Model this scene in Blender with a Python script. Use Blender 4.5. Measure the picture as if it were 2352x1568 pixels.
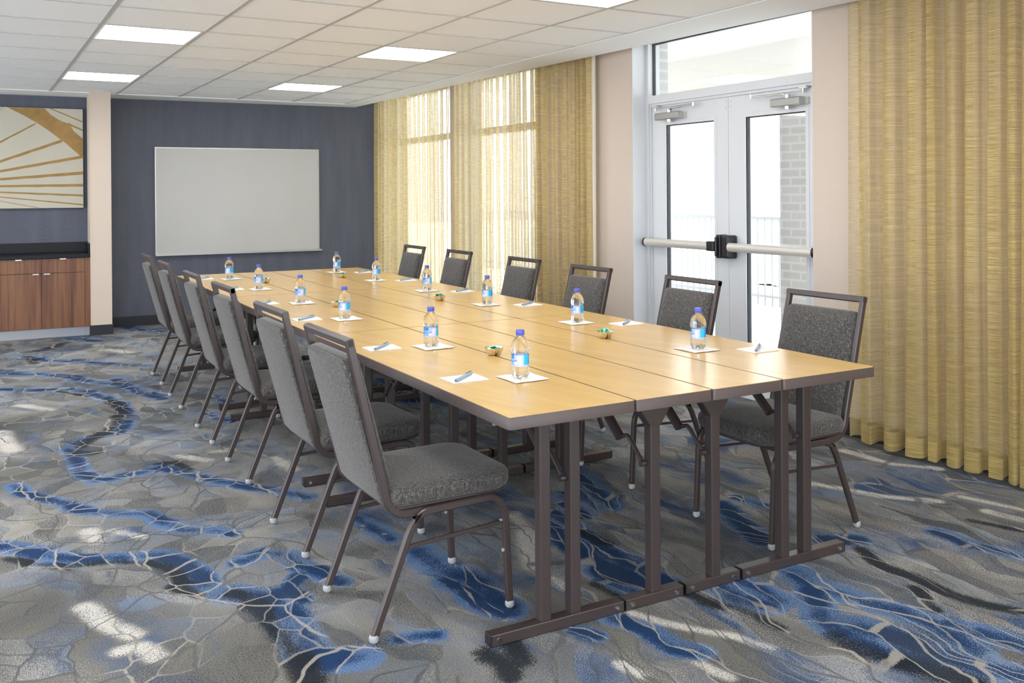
import bpy, bmesh, math, random
import numpy as np
from mathutils import Vector, Matrix
random.seed(7)
PI = math.pi
for o in list(bpy.data.objects): bpy.data.objects.remove(o)
SC = bpy.context.scene
COL = SC.collection
# ------------------------------------------------------------------ camera
FPX, SY, YAW, PIT, ROL = 2145.44, -336.62, 0.52684, -0.00146, -0.00704
cam_d = bpy.data.cameras.new('camera'); cam = bpy.data.objects.new('camera', cam_d); COL.objects.link(cam)
cam_d.sensor_width = 36.0; cam_d.lens = FPX*36/2352; cam_d.shift_y = SY/2352; cam_d.clip_start = .05
fw = Vector((math.sin(YAW)*math.cos(PIT), math.cos(YAW)*math.cos(PIT), math.sin(PIT)))
rt = Vector((math.cos(YAW), -math.sin(YAW), 0)); up = rt.cross(fw)
r2 = rt*math.cos(ROL)+up*math.sin(ROL); u2 = up*math.cos(ROL)-rt*math.sin(ROL)
cam.matrix_world = Matrix(((r2.x,u2.x,-fw.x,-1.32108),(r2.y,u2.y,-fw.y,-2.29852),(r2.z,u2.z,-fw.z,1.38792),(0,0,0,1)))
SC.camera = cam
# ------------------------------------------------------------------ world, exposure
wd = bpy.data.worlds.new('sky'); SC.world = wd; wd.use_nodes = True
bg = wd.node_tree.nodes['Background']; bg.inputs[0].default_value = (0.93,0.965,1.0,1); bg.inputs[1].default_value = 2.1
sn = bpy.data.lights.new('sun','SUN'); sn.energy = 9; sn.angle = .01; sn.color = (1,.96,.9)
sun = bpy.data.objects.new('sun', sn); COL.objects.link(sun); sun.rotation_euler = (0, math.radians(-38), math.radians(12))
PANEL_WATTS = 7.5      # emission strength of the ceiling panels
SC.view_settings.view_transform = 'Standard'; SC.view_settings.look = 'None'
SC.view_settings.exposure = 1.08; SC.view_settings.gamma = 1.0
try: SC.view_settings.use_curve_mapping = False
except Exception: pass
# ------------------------------------------------------------------ node helpers
def mat(name):
    m = bpy.data.materials.new(name); m.use_nodes = True; m.node_tree.nodes.clear(); return m
class NB:
    def __init__(s, m):
        s.t = m.node_tree; s.out = s.n('ShaderNodeOutputMaterial')
    def n(s, typ, **k):
        x = s.t.nodes.new(typ)
        for a, v in k.items():
            if a == 'ins':
                for i, val in v.items():
                    if isinstance(val, bpy.types.NodeSocket): s.t.links.new(val, x.inputs[i])
                    elif isinstance(val, bpy.types.Node): s.t.links.new(val.outputs[0], x.inputs[i])
                    else: x.inputs[i].default_value = val
            else: setattr(x, a, v)
        return x
    def math(s, op, a, b=0.0, clamp=False):
        return s.n('ShaderNodeMath', operation=op, use_clamp=clamp, ins={0:a, 1:b}).outputs[0]
    def mix(s, f, a, b, bt='MIX'):
        x = s.n('ShaderNodeMix', data_type='RGBA', blend_type=bt)
        for i, v in ((0,f),(6,a),(7,b)):
            if isinstance(v, (bpy.types.NodeSocket,)): s.t.links.new(v, x.inputs[i])
            else: x.inputs[i].default_value = v if i == 0 else (v if len(v) == 4 else (*v,1))
        return x.outputs[2]
    def coord(s, kind='Object', scale=(1,1,1), rot=(0,0,0)):
        c = s.n('ShaderNodeTexCoord').outputs[kind]
        return s.n('ShaderNodeMapping', ins={0:c, 2:rot, 3:scale}).outputs[0]
    def noise(s, v, scale, detail=3, rough=.5, out=0, dist=0.0):
        return s.n('ShaderNodeTexNoise', ins={'Vector':v,'Scale':scale,'Detail':detail,'Roughness':rough,'Distortion':dist}).outputs[out]
    def ramp(s, f, stops, interp='LINEAR'):
        x = s.n('ShaderNodeValToRGB', ins={0:f}); r = x.color_ramp; r.interpolation = interp
        while len(r.elements) < len(stops): r.elements.new(.5)
        for e, (p, c) in zip(r.elements, stops):
            e.position = p; e.color = (*c,1) if len(c) == 3 else c
        return x.outputs[0]
    def step(s, v, a, b):
        return s.n('ShaderNodeMapRange', interpolation_type='SMOOTHSTEP', ins={0:v,1:a,2:b,3:0.0,4:1.0}).outputs[0]
    def bump(s, h, st=.3, d=.002):
        return s.n('ShaderNodeBump', ins={'Strength':st,'Distance':d,'Height':h}).outputs[0]
    def bsdf(s, color=(.5,.5,.5), rough=.5, metal=0.0, link=True, **k):
        x = s.n('ShaderNodeBsdfPrincipled')
        for nm, v in (('Base Color',color),('Roughness',rough),('Metallic',metal),*[(a.replace('_',' '),b) for a,b in k.items()]):
            if isinstance(v, bpy.types.NodeSocket): s.t.links.new(v, x.inputs[nm])
            else: x.inputs[nm].default_value = (*v,1) if isinstance(v, tuple) and len(v) == 3 else v
        if link: s.t.links.new(x.outputs[0], s.out.inputs[0])
        return x
    def surf(s, x): s.t.links.new(x.outputs[0], s.out.inputs[0])
def simple(name, color, rough=.5, metal=0.0, **k):
    m = mat(name); NB(m).bsdf(color, rough, metal, **k); return m
def textured(name, color, rough=.5, metal=0.0, var=.06, sc=6, bump=0.0, bsc=300, **k):
    m = mat(name); b = NB(m); v = b.coord()
    n = b.noise(v, sc, 4); c2 = tuple(c*(1-var*2) for c in color)
    col = b.mix(n, c2, tuple(min(1,c*(1+var)) for c in color))
    kk = dict(k)
    if bump: kk['Normal'] = b.bump(b.noise(v, bsc, 2), bump, .001)
    b.bsdf(col, rough, metal, **kk); return m
# ------------------------------------------------------------------ materials
M = {}
M['ceil'] = textured('ceiling_tile', (.90,.92,.945), .95, var=.015, sc=3, bump=.25, bsc=220)
M['gyp'] = textured('white_paint', (.86,.89,.92), .8, var=.01)
M['tbar'] = simple('tbar_paint', (.50,.50,.49), .5)
M['pink'] = textured('beige_wallpaper', (.555,.475,.41), .85, var=.02, sc=30, bump=.15, bsc=500)
M['pier'] = textured('pier_paint', (.57,.485,.41), .8, var=.015)
M['base'] = textured('black_baseboard', (.012,.014,.02), .45)
M['alum'] = textured('white_aluminium', (.62,.64,.67), .38, var=.01)
M['gasket'] = simple('gasket', (.02,.03,.04), .5)
M['metal'] = textured('bronze_powder_coat', (.046,.033,.032), .34, .0, var=.05, sc=40, Coat_Weight=.25, Coat_Roughness=.3)
M['edge'] = textured('table_edge', (.072,.053,.051), .40, var=.08, sc=25)
M['silver'] = simple('brushed_silver', (.62,.61,.58), .3, 1.0)
M['closer'] = simple('closer_paint', (.36,.36,.34), .35, .6)
M['bar'] = simple('bar_aluminium', (.60,.57,.53), .38, .25)
M['black'] = simple('black_plastic', (.012,.012,.015), .35)
M['glide'] = simple('clear_glide', (.62,.65,.68), .15, 0.0, Transmission_Weight=.5)
M['chrome'] = simple('chrome', (.8,.8,.8), .12, 1.0)
M['paper'] = textured('white_card', (.80,.79,.78), .75, var=.01)
M['napkin'] = textured('white_napkin', (.82,.80,.76), .9, var=.02, sc=60, bump=.4, bsc=350)
M['pen'] = simple('pen_barrel', (.27,.39,.52), .3)
M['pend'] = simple('pen_tip', (.10,.13,.18), .3)
M['cap'] = simple('bottle_cap', (.07,.09,.48), .4)
M['green'] = simple('green_foil', (.005,.33,.16), .25, .25)
M['foilw'] = simple('green_white_foil', (.45,.75,.60), .3, .3)
M['bowl'] = simple('bowl_metal', (.78,.74,.66), .2, 1.0)
M['counter'] = textured('black_counter', (.006,.008,.011), .30, var=.1, sc=200, Specular_IOR_Level=.2)
M['toe'] = simple('toe_kick', (.36,.38,.42), .35, .6)
M['canvas'] = textured('canvas_cream', (.50,.48,.40), .8, var=.05, sc=5)
M['gold'] = textured('gold_paint', (.32,.19,.05), .5, .2, var=.25, sc=14)
M['canvas_edge'] = simple('canvas_edge', (.02,.025,.035), .7)
M['tray'] = simple('tray_aluminium', (.5,.5,.5), .35, .8)
M['wand'] = simple('wand', (.75,.72,.62), .4)
M['lining'] = simple('curtain_lining', (.80,.77,.68), .9)
def m_board():
    m = mat('whiteboard'); b = NB(m); n = b.noise(b.coord(scale=(1,1,.4)), 2.5, 4)
    b.bsdf(b.mix(n, (.43,.43,.415), (.49,.49,.48)), .32); return m
M['board'] = m_board()
def m_navy():
    m = mat('navy_wallcovering'); b = NB(m); v = b.coord('Object')
    n1 = b.noise(b.coord(scale=(10,10,1.2)), 1, 3); n2 = b.noise(b.coord(scale=(1,1,.5)), 90, 4, .7)
    f = b.math('ADD', b.math('MULTIPLY', n1, .35), b.math('MULTIPLY', n2, .65))
    col = b.mix(b.step(f,.3,.7), (.060,.069,.098), (.098,.108,.145))
    b.bsdf(col, .6, Normal=b.bump(n2, .35, .002)); return m
M['navy'] = m_navy()
def m_wood():
    m = mat('oak_laminate'); b = NB(m)
    c = b.n('ShaderNodeTexCoord').outputs['Object']
    rot = b.n('ShaderNodeMapping', ins={0:c, 2:(0,0,math.radians(-14))}).outputs[0]
    s1 = b.n('ShaderNodeMapping', ins={0:rot, 3:(260,9,1)}).outputs[0]
    s2 = b.n('ShaderNodeMapping', ins={0:rot, 3:(26,1.1,1)}).outputs[0]
    n1 = b.noise(s1, 1, 3, .6); n2 = b.noise(s2, 1, 4, .6)
    base = b.ramp(n2, [(.25,(.54,.345,.118)),(.5,(.60,.39,.145)),(.75,(.645,.435,.172))])
    col = b.mix(b.math('MULTIPLY', b.step(n1,.52,.75), .38), base, (.42,.25,.085))
    b.bsdf(col, b.ramp(n1,[(0,(.20,)*3),(1,(.27,)*3)]), Specular_IOR_Level=.45); return m
M['wood'] = m_wood()
def m_walnut():
    m = mat('walnut_laminate'); b = NB(m)
    n2 = b.noise(b.coord(scale=(16,16,.7)), 1, 3, .5, dist=.4); n1 = b.noise(b.coord(scale=(90,90,2)), 1, 4, .6)
    f = b.math('ADD', b.math('MULTIPLY', n2, .7), b.math('MULTIPLY', n1, .3))
    b.bsdf(b.ramp(f, [(.32,(.06,.022,.012)),(.46,(.14,.055,.026)),(.58,(.20,.088,.038)),(.7,(.10,.042,.026))]), .42); return m
M['walnut'] = m_walnut()
def m_fabric(name, tone=1.0):
    m = mat(name); b = NB(m); c = b.n('ShaderNodeTexCoord').outputs['Object']
    def S(x,y,z): return b.n('ShaderNodeMapping', ins={0:c, 3:(x,y,z)}).outputs[0]
    a = b.noise(S(380,380,38), 1, 2, .6); h = b.noise(S(70,70,420), 1, 2, .6)
    t1 = b.noise(S(110,480,110), 1, 2, .6)
    nz = b.math('ABSOLUTE', b.n('ShaderNodeSeparateXYZ', ins={0:b.n('ShaderNodeTexCoord').outputs['Normal']}).outputs[2])
    side = b.math('ADD', b.math('MULTIPLY', a, .66), b.math('MULTIPLY', h, .34))
    top = b.math('ADD', b.math('MULTIPLY', t1, .7), b.math('MULTIPLY', b.noise(S(500,120,300),1,2), .3))
    f = b.n('ShaderNodeMix', ins={0:b.step(nz,.6,.85), 2:side, 3:top}).outputs[0]
    col = b.ramp(f, [(.32,(.008,.009,.012)),(.45,(.034,.032,.032)),(.57,(.082,.075,.069)),(.72,(.29,.265,.245))])
    b.bsdf(col, .92, Normal=b.bump(f, .5, .0015), Sheen_Weight=.2); return m
M['fabric'] = m_fabric('tweed_fabric')
def m_curtain(name, transp, base=(.50,.365,.115)):
    m = mat(name); b = NB(m); c = b.n('ShaderNodeTexCoord').outputs['Object']
    def S(x,y,z): return b.n('ShaderNodeMapping', ins={0:c, 3:(x,y,z)}).outputs[0]
    n = b.noise(S(1,9,420), 1, 2, .55); n2 = b.noise(S(.5,1.6,38), 1, 2); n3 = b.noise(S(.3,.5,3.0), 1, 2)
    f = b.step(n,.36,.66)
    col = b.mix(f, tuple(x*.90 for x in base), (.64,.50,.19))
    col = b.mix(b.math('MULTIPLY', b.step(n2,.35,.7), .22), col, (.46,.39,.27))
    col = b.mix(b.math('MULTIPLY', b.step(n3,.35,.7), .22), col, (.40,.28,.16))
    diff = b.n('ShaderNodeBsdfDiffuse', ins={0:col}); trl = b.n('ShaderNodeBsdfTranslucent', ins={0:b.mix(.6, col, (.95,.92,.84))})
    gl = b.n('ShaderNodeBsdfGlossy', ins={0:(1,.88,.55,1), 'Roughness':.42})
    fab = b.n('ShaderNodeMixShader', ins={0:.38, 1:diff, 2:trl})
    fab = b.n('ShaderNodeMixShader', ins={0:b.math('MULTIPLY', f, .10), 1:fab, 2:gl})
    tr = b.n('ShaderNodeBsdfTransparent', ins={0:(1,.985,.94,1)})
    # an open weave closes up when it is seen edge-on
    fc = b.n('ShaderNodeLayerWeight', ins={0:.5}).outputs['Facing']
    open_ = b.math('SUBTRACT', 1.0, b.math('POWER', fc, 1.9))
    g = b.math('MULTIPLY', open_, b.math('ADD', b.math('MULTIPLY', b.math('SUBTRACT', 1.0, f), .16), transp), True)
    b.surf(b.n('ShaderNodeMixShader', ins={0:g, 1:fab, 2:tr})); return m
M['curtain'] = m_curtain('golden_sheer', .43)
M['hem'] = m_curtain('golden_hem', .16)
def m_glass():
    m = mat('window_glass'); b = NB(m)
    tr = b.n('ShaderNodeBsdfTransparent', ins={0:(.97,.985,.99,1)}); gl = b.n('ShaderNodeBsdfGlossy', ins={'Roughness':.02})
    fr = b.n('ShaderNodeFresnel', ins={0:1.45})
    b.surf(b.n('ShaderNodeMixShader', ins={0:b.math('MULTIPLY', fr.outputs[0], .2), 1:tr, 2:gl})); return m
M['glass'] = m_glass()
def m_pet():
    m = mat('clear_bottle'); b = NB(m)
    g = b.n('ShaderNodeBsdfGlass', ins={0:(.98,.99,1,1), 'Roughness':.0, 'IOR':1.30})
    tr = b.n('ShaderNodeBsdfTransparent', ins={0:(.98,.99,1,1)})
    b.surf(b.n('ShaderNodeMixShader', ins={0:.25, 1:g, 2:tr})); return m
M['pet'] = m_pet()
M['lab_blue'] = simple('label_blue', (.01,.16,.55), .35)
M['lab_cyan'] = simple('label_cyan', (.02,.40,.72), .35)
M['lab_pale'] = simple('label_pale', (.38,.47,.74), .35)
M['lab_white'] = simple('label_white', (.60,.64,.78), .35)
M['lab_text'] = simple('label_ink', (.10,.17,.50), .4)
def m_panel():
    m = mat('light_panel'); b = NB(m)
    b.surf(b.n('ShaderNodeEmission', ins={0:(1,.985,.96,1), 1:PANEL_WATTS})); return m
M['panel'] = m_panel()
def m_brick():
    m = mat('pale_brick'); b = NB(m); v = b.coord('Object', (1,1,1))
    sp = b.n('ShaderNodeSeparateXYZ', ins={0:v})
    uv = b.n('ShaderNodeCombineXYZ', ins={0:b.math('ADD', sp.outputs[0], sp.outputs[1]), 1:sp.outputs[2]})
    br = b.n('ShaderNodeTexBrick', ins={'Vector':uv.outputs[0],'Color1':(.47,.455,.455,1),'Color2':(.43,.42,.42,1),'Mortar':(.53,.53,.53,1),'Scale':1.0,'Mortar Size':.012,'Brick Width':.23,'Row Height':.08})
    b.bsdf(br.outputs[0], .9); return m
M['brick'] = m_brick()
M['pave'] = textured('pale_concrete', (.78,.78,.76), .9, var=.04)
M['soffit'] = textured('canopy_white', (.9,.9,.88), .9, var=.01)
M['rail'] = simple('railing_white', (.36,.38,.40), .5)
M['leaf'] = textured('pale_hedge', (.50,.53,.45), .9, var=.1, sc=8)
M['bark'] = textured('pale_bark', (.22,.22,.24), .9, var=.1)
M['field'] = textured('far_ground', (.55,.58,.50), .9, var=.1, sc=.5)
# ------------------------------------------------------------------ carpet
CARPET={'blue': [(0.045,[(-1.22,1.94),(-1.11,1.8),(-1.0,1.65),(-0.92,1.6),(-0.81,1.56),(-0.69,1.51),(-0.63,1.37),(-0.6,1.21),(-0.6,1.14)]),(0.035,[(-1.14,2.8),(-1.11,2.65),(-0.98,2.42),(-0.88,2.21),(-0.78,2.12),(-0.66,2.04),(-0.62,1.89),(-0.56,1.75),(-0.47,1.7),(-0.4,1.6)]),(0.04,[(-0.86,3.38),(-0.84,3.11),(-0.84,2.87),(-0.79,2.66),(-0.68,2.68),(-0.55,2.7),(-0.48,2.74),(-0.4,2.6),(-0.32,2.42),(-0.2,2.22),(-0.08,2.06),(0.01,1.89)]),(0.04,[(-0.48,3.88),(-0.58,3.61),(-0.72,3.58),(-0.82,3.47)]),(0.045,[(-1.14,5.41),(-0.92,5.23),(-0.7,5.14),(-0.6,4.98),(-0.53,4.67),(-0.45,4.46),(-0.45,4.07)]),(0.05,[(-0.91,6.84),(-0.76,6.55),(-0.52,6.33),(-0.36,6.11),(-0.19,5.94),(-0.05,5.79)]),(0.05,[(-1.12,6.12),(-0.88,5.91),(-0.66,5.66),(-0.53,5.32),(-0.37,5.12)]),(0.04,[(-0.44,1.28),(-0.34,1.33),(-0.27,1.26),(-0.26,1.13),(-0.21,1.02),(-0.18,0.91)]),(0.06,[(-0.54,1.01),(-0.45,0.92),(-0.43,0.78),(-0.43,0.63),(-0.44,0.46),(-0.41,0.39),(-0.32,0.36)]),(0.03,[(-0.29,1.04),(-0.36,0.95),(-0.33,0.84)]),(0.04,[(0.11,1.51),(0.13,1.33),(0.14,1.21)]),(0.06,[(0.18,1.02),(0.18,0.86),(0.22,0.74),(0.24,0.61),(0.23,0.42)]),(0.05,[(0.16,0.7),(0.2,0.63),(0.17,0.54),(0.21,0.39)]),(0.08,[(0.14,8.33),(0.24,8.06),(0.37,7.78)]),(0.06,[(-0.48,7.79),(-0.27,7.48)]),(0.03,[(-0.17,0.4),(-0.06,0.37)]),(0.05,[(-0.37,5.32),(-0.29,4.79),(-0.19,4.46)]),(0.04,[(0.14,4.34),(0.18,4.06)]),(0.04,[(-0.02,3.81),(0.06,3.54)]),(0.1,[(1.22,4.12),(1.37,3.93),(1.45,3.7)]),(0.08,[(1.33,4.25),(1.26,3.47)]),(0.05,[(0.75,0.96),(0.72,0.73),(0.71,0.54),(0.75,0.4),(0.75,0.33)]),(0.04,[(0.84,0.85),(0.81,0.68),(0.81,0.48)]),(0.04,[(0.85,1.12),(0.86,0.92)]),(0.04,[(0.66,0.52),(0.65,0.35),(0.69,0.28)]),(0.04,[(0.82,0.33),(0.84,0.27)]),(0.05,[(0.95,0.17),(0.93,0.06),(0.99,-0.02)]),(0.04,[(1.04,0.22),(1.07,0.09),(1.05,-0.02)]),(0.05,[(1.29,0.14),(1.24,-0.0),(1.27,-0.07),(1.29,-0.16),(1.32,-0.25),(1.34,-0.36),(1.32,-0.49),(1.3,-0.56)]),(0.05,[(1.2,-0.02),(1.06,-0.18),(1.04,-0.27),(1.05,-0.36),(1.05,-0.46),(1.11,-0.53)]),(0.06,[(1.12,-0.28),(1.16,-0.37),(1.18,-0.48),(1.21,-0.56),(1.23,-0.65),(1.27,-0.72)]),(0.05,[(1.42,-0.5),(1.46,-0.62)]),(0.04,[(1.39,-0.41),(1.38,-0.49)]),(0.05,[(1.55,0.82),(1.47,0.61),(1.4,0.42)]),(0.03,[(1.69,0.87),(1.71,0.72)]),(0.04,[(0.49,0.17),(0.53,0.07),(0.53,-0.09),(0.58,-0.14)]),(0.03,[(0.34,0.17),(0.37,0.1)]),(0.04,[(2.08,0.12),(2.06,-0.03),(2.12,-0.2)]),(0.05,[(1.59,0.31),(1.72,0.23)]),(0.06,[(1.36,1.82),(1.25,1.45),(1.12,1.08)]),(0.05,[(1.02,1.28),(0.97,1.04)])],'dark': [(0.03,[(-1.2,1.77),(-1.12,1.67),(-1.0,1.58),(-0.85,1.53),(-0.74,1.46),(-0.67,1.32),(-0.66,1.13),(-0.63,1.06)]),(0.045,[(-0.54,1.03),(-0.5,0.94),(-0.48,0.81),(-0.48,0.6),(-0.48,0.44),(-0.49,0.3)]),(0.045,[(-0.5,4.57),(-0.47,4.23),(-0.57,3.8),(-0.69,3.56),(-0.8,3.4)]),(0.03,[(-0.86,3.33),(-0.76,3.21),(-0.7,3.23)]),(0.025,[(-0.49,2.82),(-0.4,2.79),(-0.36,2.62)]),(0.06,[(-0.89,7.11),(-0.72,7.15),(-0.55,7.5)]),(0.05,[(-0.89,6.83),(-0.86,6.42)]),(0.03,[(-0.78,5.1),(-0.62,4.81)]),(0.025,[(-0.71,1.18),(-0.66,1.11)]),(0.04,[(0.01,0.19),(0.04,0.1),(0.02,0.03)]),(0.035,[(0.83,0.24),(0.84,0.11),(0.89,0.01),(0.9,-0.15)]),(0.05,[(1.0,-0.29),(1.0,-0.39),(1.03,-0.47),(1.07,-0.55),(1.12,-0.66)]),(0.03,[(1.66,0.16),(1.59,0.0),(1.61,-0.12),(1.58,-0.27),(1.62,-0.4),(1.67,-0.49)]),(0.025,[(2.31,0.13),(2.35,0.02),(2.38,-0.06)]),(0.03,[(0.59,0.43),(0.6,0.31)]),(0.04,[(0.12,0.2),(0.09,0.08)]),(0.03,[(1.53,-0.18),(1.44,-0.33)]),(0.03,[(0.85,0.87),(0.86,0.7)])],'white': [(0.045,[(-0.99,1.16),(-0.95,1.01),(-0.88,0.86)]),(0.04,[(-0.93,0.77),(-0.87,0.77),(-0.84,0.67)]),(0.05,[(-0.9,1.94),(-0.88,1.8)]),(0.04,[(-0.81,1.88),(-0.72,1.76)]),(0.05,[(-1.03,4.74),(-0.87,4.48)]),(0.06,[(-1.17,3.98),(-1.13,3.49)]),(0.08,[(-0.24,6.84),(-0.1,6.61)]),(0.04,[(-0.19,2.91),(-0.1,2.88)]),(0.04,[(0.09,2.34),(0.07,2.6)]),(0.04,[(-0.36,2.91),(-0.25,2.75)]),(0.025,[(0.56,0.18),(0.61,0.06),(0.69,-0.06),(0.75,-0.14),(0.78,-0.24)]),(0.03,[(0.33,-0.08),(0.35,-0.16)]),(0.03,[(0.52,-0.16),(0.55,-0.3)]),(0.035,[(2.72,1.13),(2.73,0.84),(2.85,0.67)]),(0.035,[(2.14,0.82),(2.26,0.53),(2.41,0.36)]),(0.035,[(2.56,0.34),(2.63,0.09)]),(0.03,[(2.48,0.16),(2.5,0.02)]),(0.05,[(0.7,1.2),(0.67,1.04),(0.49,0.67)]),(0.03,[(0.48,0.54),(0.48,0.45)])]}

def m_carpet():
    m = mat('patterned_carpet'); b = NB(m); c = b.n('ShaderNodeTexCoord').outputs['Object']
    A = lambda n: b.n('ShaderNodeAttribute', attribute_name=n).outputs['Fac']
    blue, dark, white, flow, taupe = A('blue'), A('dark'), A('white'), A('flow'), A('taupe')
    def S(v,x,y,z=1,r=0): return b.n('ShaderNodeMapping', ins={0:v, 2:(0,0,r), 3:(x,y,z)}).outputs[0]
    # domain warp
    wn = b.noise(c, 1.6, 2, .5, out=1)
    w = b.n('ShaderNodeVectorMath', operation='MULTIPLY_ADD', ins={0:wn, 1:(.42,.42,0), 2:c}).outputs[0]
    wn2 = b.noise(c, 7, 2, .5, out=1)
    w = b.n('ShaderNodeVectorMath', operation='MULTIPLY_ADD', ins={0:wn2, 1:(.06,.06,0), 2:w}).outputs[0]
    yarn = b.noise(c, 300, 1, .5); yarn2 = b.noise(S(c,1,1.5), 170, 1, .5)
    grit = b.math('MULTIPLY', b.math('SUBTRACT', yarn2, .5), 3.4)
    round_v = S(w, 8.6, 6.4); long_v = S(w, 11.5, 2.3, 1, math.radians(6))
    def vor(v, feat): return b.n('ShaderNodeTexVoronoi', feature=feat, voronoi_dimensions='2D', ins={'Vector':v,'Scale':1.0,'Randomness':1.0})
    def pick(a, c2): return b.n('ShaderNodeMix', data_type='RGBA', ins={0:flow, 6:a, 7:c2}).outputs[2]
    edge = b.n('ShaderNodeMix', ins={0:flow, 2:vor(round_v,'DISTANCE_TO_EDGE').outputs[0], 3:vor(long_v,'DISTANCE_TO_EDGE').outputs[0]}).outputs[0]
    cell = pick(vor(round_v,'F1').outputs['Color'], vor(long_v,'F1').outputs['Color'])
    cs = b.n('ShaderNodeSeparateXYZ', ins={0:cell})
    # ground colours
    g1 = b.noise(S(w,1,.8), 1.3, 4, .55); g2 = b.noise(S(w,3.4,1.0,1,.1), 1.4, 4, .6)
    gg = b.n('ShaderNodeMix', ins={0:flow, 2:g1, 3:g2}).outputs[0]
    g = b.math('ADD', gg, b.math('MULTIPLY', grit, .10))
    base = b.ramp(g, [(.30,(.080,.082,.080)),(.42,(.165,.158,.142)),(.55,(.25,.236,.208)),(.70,(.35,.335,.305))])
    def layer(base, val, lo, hi, col, amt=1.0, gr=.45):
        f = b.step(b.math('ADD', val, b.math('MULTIPLY', grit, gr)), lo, hi)
        return b.mix(b.math('MULTIPLY', f, amt), base, col)
    drift = b.noise(S(w,1,.9), 2.1, 3, .6)
    c0, c1, c2 = cs.outputs[0], cs.outputs[1], cs.outputs[2]
    fine = b.noise(S(w,2.2,1.3), 4.5, 4, .65)
    base = layer(base, b.math('ADD', taupe, b.math('MULTIPLY', b.math('SUBTRACT', drift, .5), .8)), .30,.60, (.125,.120,.105), .80)
    base = layer(base, c1, .62,.95, (.115,.12,.125), .75)
    # pale blue drifts through whole cells, denser beside the deep bands
    near = b.math('MULTIPLY', b.step(blue, .01, .4), .42)
    lbv = b.math('SUBTRACT', b.math('ADD', b.math('ADD', b.math('MULTIPLY', c0, .16), b.math('MULTIPLY', drift, 1.05)), near), b.math('MULTIPLY', taupe, .12))
    base = layer(base, lbv, .61,.77, (.17,.235,.345), .85)
    base = layer(base, b.math('ADD', b.math('MULTIPLY', c0, .3), b.math('ADD', b.math('MULTIPLY', fine, .8), near)), .72,.90, (.075,.15,.31), .8)
    wild = b.math('ADD', b.math('MULTIPLY', b.noise(S(w,1.3,.7),2.6,3,.6), 1.0), b.math('MULTIPLY', c2, .20))
    wild = b.math('ADD', wild, b.math('MULTIPLY', flow, .05))
    base = layer(base, wild, .66,.76, (.055,.110,.225), .9, .22)
    base = layer(base, wild, .74,.85, (.010,.032,.095), .9, .22)
    base = layer(base, b.math('ADD', b.noise(S(w,1.1,.8),1.9,3,.6), b.math('MULTIPLY', c1, .2)), .68,.78, (.030,.035,.042), .8, .3)
    # cream flecks
    base = layer(base, b.math('ADD', b.math('MULTIPLY', c2, .35), b.math('MULTIPLY', b.noise(S(w,1,.7),2.7,2), .95)), .80,.96, (.40,.39,.36), .7, .5)
    base = layer(base, b.math('ADD', white, b.math('MULTIPLY', b.math('SUBTRACT', c1, .5), .5)), .45,.85, (.52,.50,.46), 1, .6)
    # deep blue and near-black bands break up cell by cell and stipple out at their rims
    brk = b.math('ADD', b.math('MULTIPLY', b.math('SUBTRACT', c2, .5), .75), b.math('MULTIPLY', b.math('SUBTRACT', fine,.5), 1.3))
    base = layer(base, b.math('ADD', blue, brk), .36,.72, (.042,.100,.225), .95, .55)
    base = layer(base, b.math('ADD', blue, brk), .52,.86, (.010,.034,.098), .95, .5)
    base = layer(base, b.math('ADD', dark, b.math('MULTIPLY', brk, .8)), .42,.76, (.012,.015,.020), .95, .55)
    base = layer(base, b.math('ADD', b.math('MULTIPLY', c1,.4), b.math('MULTIPLY', b.noise(S(w,1.4,.8),3.1,3), .9)), .78,.92, (.040,.050,.068), .75, .45)
    vein_w = b.math('ADD', b.n('ShaderNodeMix', ins={0:flow, 2:.040, 3:.034}).outputs[0], b.math('ADD', b.math('MULTIPLY', b.math('SUBTRACT', drift, .5), .06), b.math('MULTIPLY', grit, .018)))
    vein = b.math('SUBTRACT', 1.0, b.step(edge, b.math('MULTIPLY', vein_w, .6), vein_w))
    vmask = b.step(b.noise(S(c,1,1), 2.3, 3, .6), .40,.56)
    vein = b.math('MULTIPLY', vein, b.math('MAXIMUM', vmask, b.math('MULTIPLY', b.step(blue, .05, .4), .65)))
    tone = b.step(b.noise(S(w,1,1), 1.1, 2), .44,.56)
    deep = b.step(b.math('MAXIMUM', blue, dark), .10,.40)
    vc = b.mix(b.math('MAXIMUM', tone, deep), (.075,.08,.08), (.34,.32,.28))
    base = b.mix(b.math('MULTIPLY', vein, .80), base, vc)
    # a second, larger set of curved lines
    e2 = b.n('ShaderNodeMix', ins={0:flow, 2:vor(S(w,2.6,2.2,1,.5),'DISTANCE_TO_EDGE').outputs[0], 3:vor(S(w,4.5,.8,1,.15),'DISTANCE_TO_EDGE').outputs[0]}).outputs[0]
    v2 = b.math('SUBTRACT', 1.0, b.step(e2, .008, .02))
    base = b.mix(b.math('MULTIPLY', v2, .7), base, b.mix(deep, (.09,.095,.095), (.38,.35,.31)))
    k = b.n('ShaderNodeMapRange', ins={0:yarn,1:.25,2:.75,3:.42,4:1.60}).outputs[0]
    kc = b.n('ShaderNodeCombineXYZ', ins={0:k,1:k,2:k}).outputs[0]
    col = b.mix(1.0, base, kc, 'MULTIPLY')
    b.bsdf(col, .95, Normal=b.bump(yarn, .6, .003), Specular_IOR_Level=.15); return m
M['carpet'] = m_carpet()
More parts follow.
